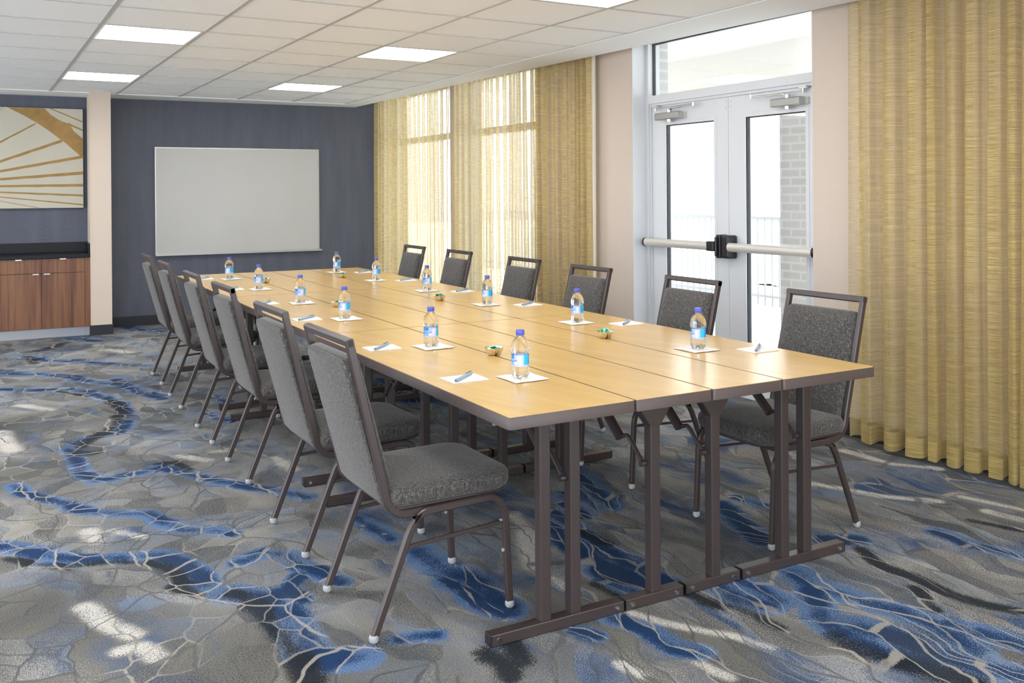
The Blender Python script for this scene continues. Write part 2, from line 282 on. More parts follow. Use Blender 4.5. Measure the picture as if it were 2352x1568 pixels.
# ------------------------------------------------------------------ mesh helpers
def link(name, me, m=None, parent=None, mats=None):
    o = bpy.data.objects.new(name, me); COL.objects.link(o)
    for x in (mats or ([m] if m else [])): me.materials.append(x)
    if parent: o.parent = parent
    return o
def fin(name, bm, m=None, parent=None, smooth=False, mats=None, bevel=0, seg=2, sub=0):
    bmesh.ops.recalc_face_normals(bm, faces=bm.faces)
    me = bpy.data.meshes.new(name); bm.to_mesh(me); bm.free()
    if smooth:
        for p in me.polygons: p.use_smooth = True
        me.set_sharp_from_angle(angle=math.radians(smooth if smooth > 1 else 40))
    o = link(name, me, m, parent, mats)
    if bevel:
        md = o.modifiers.new('bevel','BEVEL'); md.width = bevel; md.segments = seg; md.limit_method = 'ANGLE'; md.angle_limit = math.radians(35)
    if sub:
        md = o.modifiers.new('sub','SUBSURF'); md.levels = sub; md.render_levels = sub
    return o
def box(bm, x0,x1,y0,y1,z0,z1, mi=0):
    vs = [bm.verts.new(p) for p in ((x0,y0,z0),(x1,y0,z0),(x1,y1,z0),(x0,y1,z0),(x0,y0,z1),(x1,y0,z1),(x1,y1,z1),(x0,y1,z1))]
    for f in ((0,3,2,1),(4,5,6,7),(0,1,5,4),(1,2,6,5),(2,3,7,6),(3,0,4,7)):
        bm.faces.new([vs[i] for i in f]).material_index = mi
    return vs
def sweep(bm, path, prof, up=Vector((0,1,0)), closed=False):
    """profile points (a,b): a along 'up', b along side = tangent x up"""
    path = [Vector(p) for p in path]; n = len(path); rings = []
    for i, p in enumerate(path):
        if closed: t0 = (p-path[i-1]).normalized(); t1 = (path[(i+1)%n]-p).normalized()
        else:
            t0 = (p-path[i-1]).normalized() if i else None; t1 = (path[i+1]-p).normalized() if i < n-1 else None
            if t0 is None: t0 = t1
            if t1 is None: t1 = t0
        t = (t0+t1).normalized(); k = 1/max(.35, t.dot(t1))
        u = (up - t*up.dot(t)).normalized(); s = t.cross(u).normalized()
        rings.append([bm.verts.new(p+u*a+s*b*k) for a, b in prof])
    m = len(prof)
    for i in range(n if closed else n-1):
        A, B = rings[i], rings[(i+1)%n]
        for j in range(m): bm.faces.new((A[j], A[(j+1)%m], B[(j+1)%m], B[j]))
    if not closed: bm.faces.new(rings[0]); bm.faces.new(rings[-1][::-1])
def rectprof(a, b, c=.003):
    a /= 2; b /= 2
    return [(-a+c,-b),(a-c,-b),(a,-b+c),(a,b-c),(a-c,b),(-a+c,b),(-a,b-c),(-a,-b+c)]
def circ(r, n=12): return [(r*math.cos(2*PI*i/n), r*math.sin(2*PI*i/n)) for i in range(n)]
def arc(p0, p1, p2, r, n=6):
    """rounded corner at p1 as points"""
    p0, p1, p2 = map(Vector, (p0,p1,p2)); a = (p0-p1).normalized(); c = (p2-p1).normalized()
    ang = a.angle(c); d = r/math.tan(ang/2); A = p1+a*d; B = p1+c*d
    cen = p1+(a+c).normalized()*(r/math.sin(ang/2)); va = A-cen; vb = B-cen; th = va.angle(vb); out = []
    for i in range(n+1):
        t = i/n; out.append(cen+(va*math.sin((1-t)*th)+vb*math.sin(t*th))/math.sin(th))
    return out
def rounded_path(pts, rs, n=6):
    out = [Vector(pts[0])]
    for i in range(1, len(pts)-1): out += arc(pts[i-1], pts[i], pts[i+1], rs[i-1], n)
    return out+[Vector(pts[-1])]
def lathe(bm, prof, n=24, mod=None, cap=True, mi=0):
    rings = []
    for r, z in prof:
        rings.append([bm.verts.new(((mod(2*PI*i/n, r, z) if mod else r)*math.cos(2*PI*i/n), (mod(2*PI*i/n, r, z) if mod else r)*math.sin(2*PI*i/n), z)) for i in range(n)])
    for A, B in zip(rings, rings[1:]):
        for i in range(n): bm.faces.new((A[i], A[(i+1)%n], B[(i+1)%n], B[i])).material_index = mi
    if cap: bm.faces.new(rings[0][::-1]); bm.faces.new(rings[-1])
    return rings
def cyl(bm, p, axis, r, h, n=16):
    axis = Vector(axis).normalized(); u = axis.orthogonal().normalized()
    sweep(bm, [Vector(p), Vector(p)+axis*h], circ(r, n), up=u)
def rrect(w, d, r, n=6, rb=None):
    """rounded rectangle outline x:+-w/2, y:+-d/2; r for +x corners, rb for -x"""
    rb = r if rb is None else rb; out = []
    for cx, cy, a0, q in ((w/2,d/2,0,r),(-w/2,d/2,PI/2,rb),(-w/2,-d/2,PI,rb),(w/2,-d/2,3*PI/2,r)):
        q = max(q, .001); sx = 1 if cx > 0 else -1; sy = 1 if cy > 0 else -1
        for i in range(n+1):
            a = a0+PI/2*i/n; out.append((cx-sx*q+q*math.cos(a), cy-sy*q+q*math.sin(a)))
    return out
def cushion(bm, w, d, r, rb, prof, crown=0.0, M4=Matrix(), n=6):
    """prof: list of (inset, z); stacks insets of a rounded rectangle, then closes the top with a crown"""
    rings = []
    for ins, z in prof:
        rings.append([bm.verts.new(M4 @ Vector((x,y,z))) for x, y in rrect(w-2*ins, d-2*ins, max(r-ins,.004), n, max(rb-ins,.004))])
    zt, it = prof[-1][1], prof[-1][0]
    for s in (.85,.62,.35,.12):
        rings.append([bm.verts.new(M4 @ Vector((x*s, y*s, zt+crown*(1-s*s)))) for x, y in rrect(w-2*it, d-2*it, max(r-it,.004), n, max(rb-it,.004))])
    m = len(rings[0])
    for A, B in zip(rings, rings[1:]):
        for i in range(m): bm.faces.new((A[i], A[(i+1)%m], B[(i+1)%m], B[i]))
    bm.faces.new(rings[0][::-1]); bm.faces.new(rings[-1])
def thing(name, label, cat, loc=(0,0,0), rz=0, group=None):
    o = bpy.data.objects.new(name, None); COL.objects.link(o); o.location = loc; o.rotation_euler = (0,0,rz)
    o.empty_display_size = .05; o['label'] = label; o['category'] = cat
    if group: o['group'] = group
    return o
def tag(o, label, cat, group=None):
    o['label'] = label; o['category'] = cat
    if group: o['group'] = group
    return o
def struct(o, label=None):
    o['kind'] = 'structure'
    if label: o['label'] = label
    return o
def copy_tree(o, parent=None):
    c = o.copy(); COL.objects.link(c)
    if parent is not None: c.parent = parent
    for ch in [x for x in KIDS.get(o.name, [])]: copy_tree(ch, c)
    return c
KIDS = {}
def index_kids():
    KIDS.clear()
    for x in bpy.data.objects:
        if x.parent: KIDS.setdefault(x.parent.name, []).append(x)
CZ = 2.43
TT = -0.01945
def T(a, b, z=0): return Vector((a*math.cos(TT)-b*math.sin(TT), a*math.sin(TT)+b*math.cos(TT), z))
PHI = -0.0535
# ------------------------------------------------------------------ floor
CARPET['taupe'] = [(.36,[(-1.25,1.05),(-1.0,.75),(-.70,.42),(-.45,.05)]),(.30,[(-1.05,4.1),(-.75,4.2)]),(.22,[(-1.1,2.9),(-.85,3.3)]),(.30,[(.35,.15),(.55,-.3)]),(.35,[(2.6,1.2),(2.7,.4)])]
def seg_dist(P, a, b2):
    a = np.array(a); b2 = np.array(b2); d = b2-a; t = np.clip(((P-a)@d)/max(d@d,1e-9), 0, 1)
    return np.linalg.norm(P-(a+t[:,None]*d), axis=1)
def build_floor():
    xs = np.concatenate([np.arange(-6,-1.7,.15), np.arange(-1.7,3.2,.02), [3.22]])
    ys = np.concatenate([np.arange(-5,-1.3,.15), np.arange(-1.3,8.45,.02), [8.9]])
    X, Y = np.meshgrid(xs, ys); P = np.stack([X.ravel(), Y.ravel()], 1); nx, ny = len(xs), len(ys)
    idx = (np.arange(ny-1)[:,None]*nx+np.arange(nx-1)[None,:]).ravel()
    F = np.stack([idx, idx+1, idx+1+nx, idx+nx], 1)
    me = bpy.data.meshes.new('floor'); me.vertices.add(len(P)); me.vertices.foreach_set('co', np.concatenate([P, np.zeros((len(P),1))],1).ravel())
    me.loops.add(F.size); me.loops.foreach_set('vertex_index', F.ravel()); me.polygons.add(len(F))
    me.polygons.foreach_set('loop_start', np.arange(0,F.size,4)); me.polygons.foreach_set('loop_total', np.full(len(F),4)); me.update(calc_edges=True)
    for k in ('blue','dark','white','taupe'):
        v = np.zeros(len(P))
        for r, pts in CARPET[k]:
            lo = np.min(pts,0)-3*r; hi = np.max(pts,0)+3*r
            m = np.all((P > lo)&(P < hi), 1)
            if not m.any(): continue
            d = np.min([seg_dist(P[m], a, b2) for a, b2 in zip(pts, pts[1:])], 0)
            v[m] = np.maximum(v[m], np.clip(1.25-d/r*.75, 0, 1))
        at = me.attributes.new(k, 'FLOAT', 'POINT'); at.data.foreach_set('value', v.astype(np.float32))
    fl = np.clip((P[:,0]-.05-.10*np.maximum(P[:,1]-1,0))/.5+.5, 0, 1); fl = fl*fl*(3-2*fl)
    at = me.attributes.new('flow', 'FLOAT', 'POINT'); at.data.foreach_set('value', fl.astype(np.float32))
    struct(link('floor', me, M['carpet']))
build_floor()
# ------------------------------------------------------------------ ceiling
U0, V0, TU = -.6196, 3.827, .6093
def ceiling():
    bm = bmesh.new(); vis = set()
    LI = [(i, j) for i in (-9,-6,-3,0,3) for j in (-12,-8,-4,0,4)]
    x0 = U0-9*TU; x1 = U0+5*TU; y0 = V0-14*TU; y1 = 7.95
    b2 = bmesh.new()
    ni = list(range(-9,5)); nj = list(range(-14,7))
    for i in ni:
        for j in nj:
            if (i,j) in LI: continue
            xa, xb = U0+i*TU, U0+(i+1)*TU; ya = V0+j*TU; yb = min(V0+(j+1)*TU, y1)
            if j == 6: yb = y1
            if yb-ya < .05: continue
            box(bm, xa+.012, xb-.012, ya+.008, yb-.008, CZ+.004, CZ+.02)
    # plasterboard border along the windows and along the far wall, with the drop into the curtain pocket
    def quad(bmx, pts, z0, z1):
        A = [bmx.verts.new((x,y,z0)) for x,y in pts]; B = [bmx.verts.new((x,y,z1)) for x,y in pts]; m = len(pts)
        bmx.faces.new(A[::-1]); bmx.faces.new(B)
        for k in range(m): bmx.faces.new((A[k],A[(k+1)%m],B[(k+1)%m],B[k]))
    quad(b2, [(x1,-4.8),(2.93,-4.8),(2.93,-.2),(2.88,1.1),(2.80,2.9),(2.785,3.5),(2.70,5.2),(2.66,8.28),(x1,8.30)], CZ-.004, CZ+.20)
    quad(b2, [(x0,y1),(x1,y1),(x1,8.30),(-.05,8.42),(x0,8.75)], CZ-.004, CZ+.2)
    c = fin('ceiling', bm, M['ceil']); struct(c)
    o = fin('ceiling_border', b2, M['gyp']); struct(o); 
    b3 = bmesh.new(); box(b3, x0-.2, 3.3, -5, 8.9, CZ+.20, CZ+.30); struct(fin('ceiling_slab', b3, M['gyp']))
    g = bmesh.new()
    for i in range(-9,6):
        x = U0+i*TU; w = .012; box(g, x-w, x+w, y0, y1, CZ, CZ+.012)
    for j in range(-14,7):
        y = V0+j*TU; box(g, x0, x1, y-.0075, y+.0075, CZ-.0005, CZ+.012)
    struct(fin('trim_1', g, M['tbar'])).name = 'trim_1'
    proto = None
    place = {(0,4):('far left',),(0,0):('near left',),(3,4):('far right',),(3,0):('middle right',),(3,-4):('nearest, cut by the top edge of the photo',)}
    for (i, j) in LI:
        cx, cy = U0+(i+.5)*TU, V0+(j+.5)*TU
        lab = {(0,4):'square glowing ceiling panel above the far wall, next to the beige pier',
               (0,0):'square glowing ceiling panel at upper left, larger of the two left ones',
               (3,4):'smallest glowing ceiling panel, in the row nearer the curtains and far wall',
               (3,0):'square glowing ceiling panel in the middle of the ceiling',
               (3,-4):'glowing ceiling panel cut off by the top edge of the photo'}.get((i,j), 'square glowing ceiling panel in the ceiling grid outside the photo')
        t = thing('ceiling_light', lab, 'ceiling light', (cx,cy,CZ), 0, 'square ceiling panels')
        if proto is None:
            f = bmesh.new(); h = TU/2-.012
            for a, b_ in ((-h,-h+.014),(h-.014,h)): box(f, a,b_,-h,h,.0,.03); box(f, -h+.014,h-.014,a,b_,.0,.03)
            d = bmesh.new(); box(d, -h+.014,h-.014,-h+.014,h-.014,.004,.012)
            fo = fin('light_frame', f, M['gyp'], t); do = fin('diffuser', d, M['panel'], t); proto = (fo, do)
        else:
            for p in proto:
                q = p.copy(); COL.objects.link(q); q.parent = t
ceiling()
# ------------------------------------------------------------------ walls
HZ = CZ+.20
DY0, DY1 = 1.585, 3.325       # door opening
W1 = (6.40, 8.17); W2 = (4.70, 6.27)     # curtained windows
bm = bmesh.new(); XW, XO = 3.0, 3.30
box(bm, XW,XO,-4.8,DY0,0,HZ)
box(bm, XW,XO,DY1,W2[0],0,HZ); box(bm, XW,XO,W2[1],W1[0],0,HZ); box(bm, XW,XO,W1[1],8.6,0,HZ)
for w in (W1, W2): box(bm, XW,XO,w[0],w[1],0,.12)
box(bm, XW,XO,DY0,DY1,HZ-.08,HZ)
for w in (W1, W2): box(bm, XW,XO,w[0],w[1],HZ-.06,HZ)
struct(fin('wall_right', bm, M['pink']))
def back(o, s=0, n=0, z=0):   # place in the frame of the far wall
    o.location = (s*math.cos(PHI)-n*math.sin(PHI), 8.4+s*math.sin(PHI)+n*math.cos(PHI), z); o.rotation_euler = (0,0,PHI); return o
bm = bmesh.new(); box(bm, -5.6,3.02,0,.12,0,HZ); struct(back(fin('wall_back', bm, M['navy'])))
bm = bmesh.new(); box(bm, -.245,-.052,-.53,0,0,HZ); struct(back(fin('wall_pier', bm, M['pier'], bevel=.003)))
bm = bmesh.new()
for s in (-.2475,-.0575): 
    box(bm, s,s+.008,-.5325,-.5295,.1,HZ-.01)
struct(back(fin('trim_2', bm, M['pier'])))
bm = bmesh.new(); box(bm, -.055,2.95,-.012,0,0,.105); struct(back(fin('baseboard_back', bm, M['base'], bevel=.003)))
bm = bmesh.new(); box(bm, -.257,-.040,-.542,-.53,0,.1); box(bm, -.257,-.245,-.53,-.5,0,.1); box(bm, -.052,-.040,-.53,0,0,.1)
struct(back(fin('baseboard_pier', bm, M['base'])))
bm = bmesh.new(); box(bm, XW-.012,XW,-4.8,DY0,0,.105); box(bm, XW-.012,XW,DY1,8.2,0,.105); struct(fin('baseboard_right', bm, M['base']))
# ------------------------------------------------------------------ door opening: frame, transom, two leaves
bm = bmesh.new()
XF = 3.125
# lining of the reveal, jambs, head, transom frame
box(bm, XW+.002,XO,DY1-.006,DY1,0,HZ-.08); box(bm, XW+.002,XO,DY0,DY0+.006,0,HZ-.08)
box(bm, XF,XF+.11,DY1-.040,DY1-.006,0,HZ-.08); box(bm, XF,XF+.11,DY0+.006,DY0+.040,0,HZ-.08)
box(bm, XF,XF+.11,DY0+.04,DY1-.04,2.055,2.115); box(bm, XF,XF+.11,DY0+.04,DY1-.04,HZ-.12,HZ-.08)
box(bm, XF+.012,XF+.11,DY0+.04,DY1-.04,2.035,2.055)
box(bm, XF+.012,XF+.11,DY1-.054,DY1-.040,0,2.04); box(bm, XF+.012,XF+.11,DY0+.040,DY0+.054,0,2.04)
for y in (DY0+.17, DY0+.32, DY1-.32, DY1-.17):
    for z in (2.075,2.093): cyl(bm, (XF-.002,y,z), (1,0,0), .004, .004, 8)
struct(fin('trim_3', bm, M['alum'], bevel=.0015))
bm = bmesh.new(); f = bmesh.new()
box(f, XF+.05,XF+.056,DY0+.04,DY1-.04,2.115,HZ-.12)
wn = struct(fin('window_1', f, M['glass']))
for y0,y1,z0,z1 in ((DY1-.050,DY1-.040,2.115,HZ-.12),(DY0+.04,DY0+.05,2.115,HZ-.12),(DY0+.04,DY1-.04,HZ-.128,HZ-.12)): box(bm, XF+.042,XF+.064,y0,y1,z0,z1)
fin('gasket', bm, M['gasket'], wn)
DX = 3.15; YM = 2.455
def leaf(name, ya, yb, ga, gb, hinge):
    bm = bmesh.new(); zt, zb, gz0, gz1 = 2.035, .012, .30, 1.885
    box(bm, DX,DX+.044,ya,ga,zb,zt); box(bm, DX,DX+.044,gb,yb,zb,zt); box(bm, DX,DX+.044,ga,gb,gz1,zt); box(bm, DX,DX+.044,ga,gb,zb,gz0)
    # glazing bead, slightly raised, with mitre lines
    w = .028
    for y0,y1,z0,z1 in ((ga-w,ga,gz0-w,gz1+w),(gb,gb+w,gz0-w,gz1+w),(ga,gb,gz1,gz1+w),(ga,gb,gz0-w,gz0)): box(bm, DX-.003,DX+.012,y0,y1,z0,z1)
    my = yb-.02 if hinge < 0 else ya+.02
    o = struct(fin(name, bm, M['alum'], bevel=.0012))
    s = bmesh.new()
    for z in (1.965,2.005): cyl(s, (DX-.0015,my,z), (1,0,0), .004, .003, 8)
    fin('screw', s, M['closer'], o)
    g = bmesh.new(); box(g, DX+.020,DX+.026,ga,gb,gz0,gz1); fin('pane', g, M['glass'], o)
    g = bmesh.new(); q = .006
    for y0,y1,z0,z1 in ((ga,ga+q,gz0,gz1),(gb-q,gb,gz0,gz1),(ga,gb,gz1-q,gz1),(ga,gb,gz0,gz0+q)): box(g, DX+.014,DX+.032,y0,y1,z0,z1)
    fin('gasket', g, M['gasket'], o)
    return o
d1 = leaf('door_1', YM+.0015, 3.270, 2.595, 3.108, 1)      # leaf on the left in the photo
d2 = leaf('door_2', 1.640, YM-.0015, 1.775, 2.288, -1)
bm = bmesh.new(); box(bm, DX+.004,DX+.03,YM-.0035,YM+.0035,.012,2.035); fin('meeting_seal', bm, M['gasket'], d1)
def hardware(door, y0, y1, side):
    # push bar: a long rounded rail on two brackets
    bm = bmesh.new(); prof = [(.030*math.cos(a)*(1 if math.cos(a)<0 else 1), .024*math.sin(a)) for a in [2*PI*i/16 for i in range(16)]]
    sweep(bm, [(3.075,y0,1.018),(3.075,y1,1.018)], prof, up=Vector((0,0,1)))
    pb = fin('push_bar', bm, M['bar'], door, smooth=30)
    bm = bmesh.new(); prof2 = [(a*1.06,b_*1.06) for a,b_ in prof]
    e = (y1, y1+.018) if side > 0 else (y0-.018, y0)
    sweep(bm, [(3.075,e[0],1.018),(3.075,e[1],1.018)], prof2, up=Vector((0,0,1)))
    fin('end_cap', bm, M['black'], pb, smooth=30)
    bm = bmesh.new()
    for y in ((y1-.10,y1-.02) if side > 0 else (y0+.02,y0+.10)), : box(bm, 3.085,DX+.001,y[0],y[1],.995,1.035)
    box(bm, 3.085,DX+.001,min(y0,y1)+.22,min(y0,y1)+.28,1.0,1.03)
    fin('bracket', bm, M['black'], pb)
hardware(d1, 2.575, 3.262, 1); hardware(d2, 1.655, 2.375, -1)
def latch(door, ya, yb, taper):
    bm = bmesh.new()   # black latch housing with chamfered top and bottom
    def slab(y0, y1, zz, x0): box(bm, x0,DX+.001,y0,y1,1.018-zz,1.018+zz)
    ym = (ya+yb)/2
    slab(ya,yb,.080,3.075)
    vs = slab((yb if taper>0 else ya-.075), (yb+.075 if taper>0 else ya), .034, 3.055)
    slab(ya+.012,yb-.012,.066,3.050)
    return fin('latch_case', bm, M['black'], door, bevel=.009, seg=3)
latch(d1, 2.463, 2.508, 1)

bm = bmesh.new(); box(bm, 3.065,DX+.001,2.372,2.447,.940,1.096); fin('latch_case', bm, M['black'], d2, bevel=.014, seg=3)
def closer(door, yc, y0, y1, arm0, arm1, plate=None):
    zc = 1.948
    bm = bmesh.new(); prof = [(-.022,-.018),(.022,-.018),(.026,-.010),(.026,.022),(.022,.026),(-.022,.026),(-.026,.022),(-.026,-.010)]
    sweep(bm, [(3.105,y0,zc),(3.105,y1,zc)], prof, up=Vector((0,0,1)))
    c = fin('door_closer', bm, M['closer'], door, bevel=.003)
    bm = bmesh.new(); box(bm, 3.13,DX+.001,y0-.030,y0+.012,zc-.022,zc+.022); cyl(bm, (3.135,y0-.018,zc+.012),(-1,0,0),.006,.006,10); cyl(bm, (3.135,y0-.018,zc-.012),(-1,0,0),.006,.006,10)
    fin('mounting_plate', bm, M['silver'], c)
    bm = bmesh.new(); cyl(bm, (3.105,yc,zc-.026),(0,0,-1),.020,.020,16); cyl(bm, (3.105,yc,zc+.024),(0,0,1),.018,.022,16)
    fin('spindle', bm, M['silver'], c, smooth=40)
    za = 2.008
    bm = bmesh.new()
    sweep(bm, [(3.100,yc,zc+.040),(3.100,yc,za-.020),(3.095,yc-.04 if arm0 < yc else yc+.03,za-.008),(3.085,arm0,za-.006)], rectprof(.006,.018,.001), up=Vector((0,0,1)))
    sweep(bm, [(3.085,arm0,za+.004),(3.115,arm1,za+.006)], rectprof(.007,.016,.001), up=Vector((0,0,1)))
    cyl(bm, (3.085,arm0,za-.014),(0,0,1),.011,.026,12); cyl(bm, (3.115,arm1,za-.014),(0,0,1),.009,.028,12)
    fin('closer_arm', bm, M['silver'], c)
    bm = bmesh.new(); box(bm, 3.105,3.126,arm1-.03,arm1+.03,za+.012,za+.030); fin('arm_shoe', bm, M['silver'], c)
closer(d1, 3.020, 2.905, 3.170, 2.735, 3.190); closer(d2, 1.880, 1.770, 2.010, 2.175, 1.760)
for k, (w0, w1) in ((2, W2), (3, W1)):
    bm = bmesh.new(); x0, x1 = 3.15, 3.24; zt = HZ-.06
    box(bm, x0,x1,w0,w0+.05,.12,zt); box(bm, x0,x1,w1-.05,w1,.12,zt); box(bm, x0,x1,w0+.05,w1-.05,.12,.17); box(bm, x0,x1,w0+.05,w1-.05,zt-.05,zt); box(bm, x0,x1,w0+.05,w1-.05,1.975,2.045)
    w = struct(fin('window_%d' % k, bm, M['alum'], bevel=.002))
    bm = bmesh.new(); box(bm, x0+.04,x0+.046,w0+.05,w1-.05,.17,1.975); box(bm, x0+.04,x0+.046,w0+.05,w1-.05,2.045,zt-.05); fin('pane', bm, M['glass'], w)
# ------------------------------------------------------------------ outdoors
bm = bmesh.new(); box(bm, 3.30,40,-30,40,-.12,-.02); o = fin('terrace_paving', bm, M['pave']); tag(o, 'pale sunlit paving outside the glass doors', 'paving'); struct(o)
bm = bmesh.new(); box(bm, 3.31,5.9,-4.5,9,2.78,3.05); box(bm, 5.18,5.34,-4.5,9,2.36,2.78); o = fin('terrace_canopy', bm, M['soffit']); tag(o, 'white canopy over the terrace, seen through the transom', 'canopy'); struct(o)
bm = bmesh.new(); box(bm, 5.35,5.9,3.42,4.10,-.02,2.56); o = fin('brick_column', bm, M['brick']); tag(o, 'pale brick column outside, seen through the right door pane', 'column')
bm = bmesh.new(); box(bm, 3.237,3.34,DY1-.012,DY1+.25,-.02,HZ); box(bm, 3.237,3.34,DY0-.25,DY0+.012,-.02,HZ); struct(fin('trim_6', bm, M['brick']))
t = thing('terrace_railing', 'white metal railing with thin balusters outside the doors', 'railing', (7.2,0,-.02))
bm = bmesh.new(); box(bm, -.02,.02,-3,14,1.06,1.10); box(bm, -.015,.015,-3,14,.10,.13); fin('top_rail', bm, M['rail'], t)
bm = bmesh.new()
for k in range(int(17/.12)): box(bm, -.008,.008,-3+k*.12,-2.984+k*.12,.0,1.07)
o = fin('balusters', bm, M['rail'], t); o['kind'] = 'stuff'
def tree(x, y, h, lab, seed):
    rnd = random.Random(seed); t = thing('bare_tree', lab, 'tree', (x,y,-.02))
    bm = bmesh.new()
    def br(p, d, L, r, k):
        q = p+d*L; m_ = (p+q)/2+Vector((rnd.uniform(-.1,.1)*L,rnd.uniform(-.1,.1)*L,0))
        sweep(bm, [p,m_,q], circ(r,6), up=Vector((.3,1,.1)).normalized())
        if k:
            for _ in range(3): br(q, (d+Vector((rnd.uniform(-.8,.8),rnd.uniform(-.8,.8),rnd.uniform(-.2,.5)))).normalized(), L*.68, r*.6, k-1)
    br(Vector((0,0,0)), Vector((0.02,0.03,1)), h*.32, .13, 4); fin('trunk_and_branches', bm, M['bark'], t)
tree(11.5, 9.0, 7, 'pale bare tree outside, seen through the left door pane', 3); tree(19, 13.5, 8, 'pale bare tree further off, seen through the right door pane', 8)
t = thing('hedge', 'low pale hedge beyond the terrace railing', 'hedge', (9.5,6,-.02))
bm = bmesh.new(); bmesh.ops.create_grid(bm, x_segments=8, y_segments=80, size=1)
for v in bm.verts:
    x, y = v.co.x, v.co.y; v.co = Vector((x*.5, y*9, .75*(1-abs(x)**3)+random.uniform(-.05,.05))); v.co.x += random.uniform(-.04,.04)
fin('foliage', bm, M['leaf'], t, smooth=60)
# ------------------------------------------------------------------ curtains
def curtain(name, label, ya, yb, xc, n_folds, amp, seed, zb=.035, zt=CZ+.12, lean=None, grp=None, edge=None):
    rnd = random.Random(seed); L = abs(yb-ya); N = int(L/.007); Z = 26
    ph = [0]; ws = [rnd.uniform(.55,1.5) for _ in range(n_folds)]; tot = sum(ws); am = [rnd.uniform(.55,1.25) for _ in range(n_folds+1)]
    drift = [rnd.uniform(-1,1) for _ in range(n_folds+1)]
    cum = np.concatenate([[0], np.cumsum(ws)/tot])
    bm = bmesh.new(); hem = []; rows = []
    hemh = .10
    zs = [zb, zb+hemh] + list(np.linspace(zb+hemh, zt, Z)[1:])
    for z in zs:
        f = (z-zb)/(zt-zb); row = []
        for i in range(N+1):
            u = i/N; k = min(n_folds-1, int(np.searchsorted(cum, u, 'right')-1)); k = max(k,0)
            lu = (u-cum[k])/(cum[k+1]-cum[k]); a = am[k]*(1-lu)+am[k+1]*lu
            s = math.sin(2*PI*(k+lu)); s = math.copysign(abs(s)**.6, s)
            w = (1.0-.35*f)
            off = amp*a*w*s + .25*amp*math.sin(2*PI*(k+lu)*2.3+seed)*(.6+.4*math.sin(f*5+k))
            dy = (.35*amp*math.sin(4*PI*(k+lu)) + .018*drift[k]*(1-f)*math.sin(PI*lu))*w
            y = ya+(yb-ya)*u; 
            if lean: y += lean*(1-f)*(1-u)
            row.append(bm.verts.new((xc+off, y+dy, z+.006*math.sin(2*PI*(k+lu))*(1-f))))
        rows.append(row)
    for r, (A, B) in enumerate(zip(rows, rows[1:])):
        for i in range(N): 
            fc = bm.faces.new((A[i],A[i+1],B[i+1],B[i])); fc.material_index = 1 if r == 0 else 0
    o = fin(name, bm, smooth=80, mats=[M['curtain'], M['hem']])
    return tag(o, label, 'curtain', grp)
G = 'golden sheer curtains along the window wall'
XC = 2.895
curtain('curtain', 'long sheer golden curtain hanging over the far window, beside the navy wall', 8.225, 6.20, XC, 19, .036, 3, grp=G)
curtain('curtain', 'long sheer golden curtain between the wand and the beige wall left of the doors', 6.12, 3.69, XC, 23, .036, 11, grp=G)
curtain('curtain', 'golden sheer curtain at the right edge, hanging right of the glass doors', 1.235, -3.6, XC, 44, .052, 23, zb=.03, grp=G)
bm = bmesh.new()
sweep(bm, [(2.955,3.775,.04),(2.955,3.765,CZ+.12)], rectprof(.03,.045,.008), up=Vector((1,0,0)))
tag(fin('blackout_panel', bm, M['lining']), 'narrow cream fabric edge beside the middle curtain and the beige wall', 'curtain lining')
bm = bmesh.new(); sweep(bm, [(2.880,6.17,CZ+.126),(2.835,6.16,1.19)], circ(.006,8), up=Vector((0,1,0))); tag(fin('curtain_wand', bm, M['wand'], smooth=60), 'thin pale wand hanging between the two far curtains', 'curtain wand')
bm = bmesh.new()
box(bm, 2.885,2.905,-4,1.3,CZ+.125,CZ+.145); box(bm, 2.885,2.905,3.66,8.22,CZ+.125,CZ+.145); struct(fin('trim_4', bm, M['tray']))
# ------------------------------------------------------------------ far wall things
t = back(thing('whiteboard', 'large blank whiteboard in a thin frame on the navy far wall', 'whiteboard'), .42, 0, .752)
W, H = 1.80, 1.165
bm = bmesh.new(); box(bm, .008,W-.008,-.020,-.004,.008,H-.008); fin('board_surface', bm, M['board'], t)
bm = bmesh.new(); box(bm, 0,.010,-.024,0,0,H); box(bm, W-.010,W,-.024,0,0,H); box(bm, .01,W-.01,-.024,0,H-.010,H); box(bm, .01,W-.01,-.024,0,0,.010); fin('frame', bm, M['tray'], t)
bm = bmesh.new(); box(bm, 0,W+.02,-.055,0,-.012,0); box(bm, 0,W+.02,-.058,-.055,-.012,.006); fin('pen_tray', bm, M['tray'], t)
# picture
t = back(thing('picture', 'large canvas of a gold stem with radiating gold ribs on cream, over the counter', 'picture'), -.285, -.0, 1.272)
PW, PH = 1.5, 1.025
bm = bmesh.new(); box(bm, -PW,0,-.040,0,0,PH); fin('canvas', bm, M['canvas'], t)
bm = bmesh.new(); box(bm, -PW-.003,-PW,-.041,0,-.003,PH+.003); box(bm, 0,.003,-.041,0,-.003,PH+.003); box(bm, -PW,0,-.041,0,PH,PH+.003); box(bm, -PW,0,-.041,0,-.003,0); fin('canvas_edge', bm, M['canvas_edge'], t)
def pp(x, y): return (-(1138-x)*.000688, PH-(y-112)*.000741)
def clipz(p): return (max(-PW+.002,min(-.002,p[0])), max(.002,min(PH-.002,p[1])))
bm = bmesh.new()
def strip(up_, lo_, dep):
    A = [clipz(pp(*p)) for p in up_]; B = [clipz(pp(*p)) for p in lo_]
    va = [bm.verts.new((x,-.0405-dep,z)) for x,z in A]; vb = [bm.verts.new((x,-.0405-dep,z)) for x,z in B]
    for i in range(len(va)-1): bm.faces.new((va[i],va[i+1],vb[i+1],vb[i]))
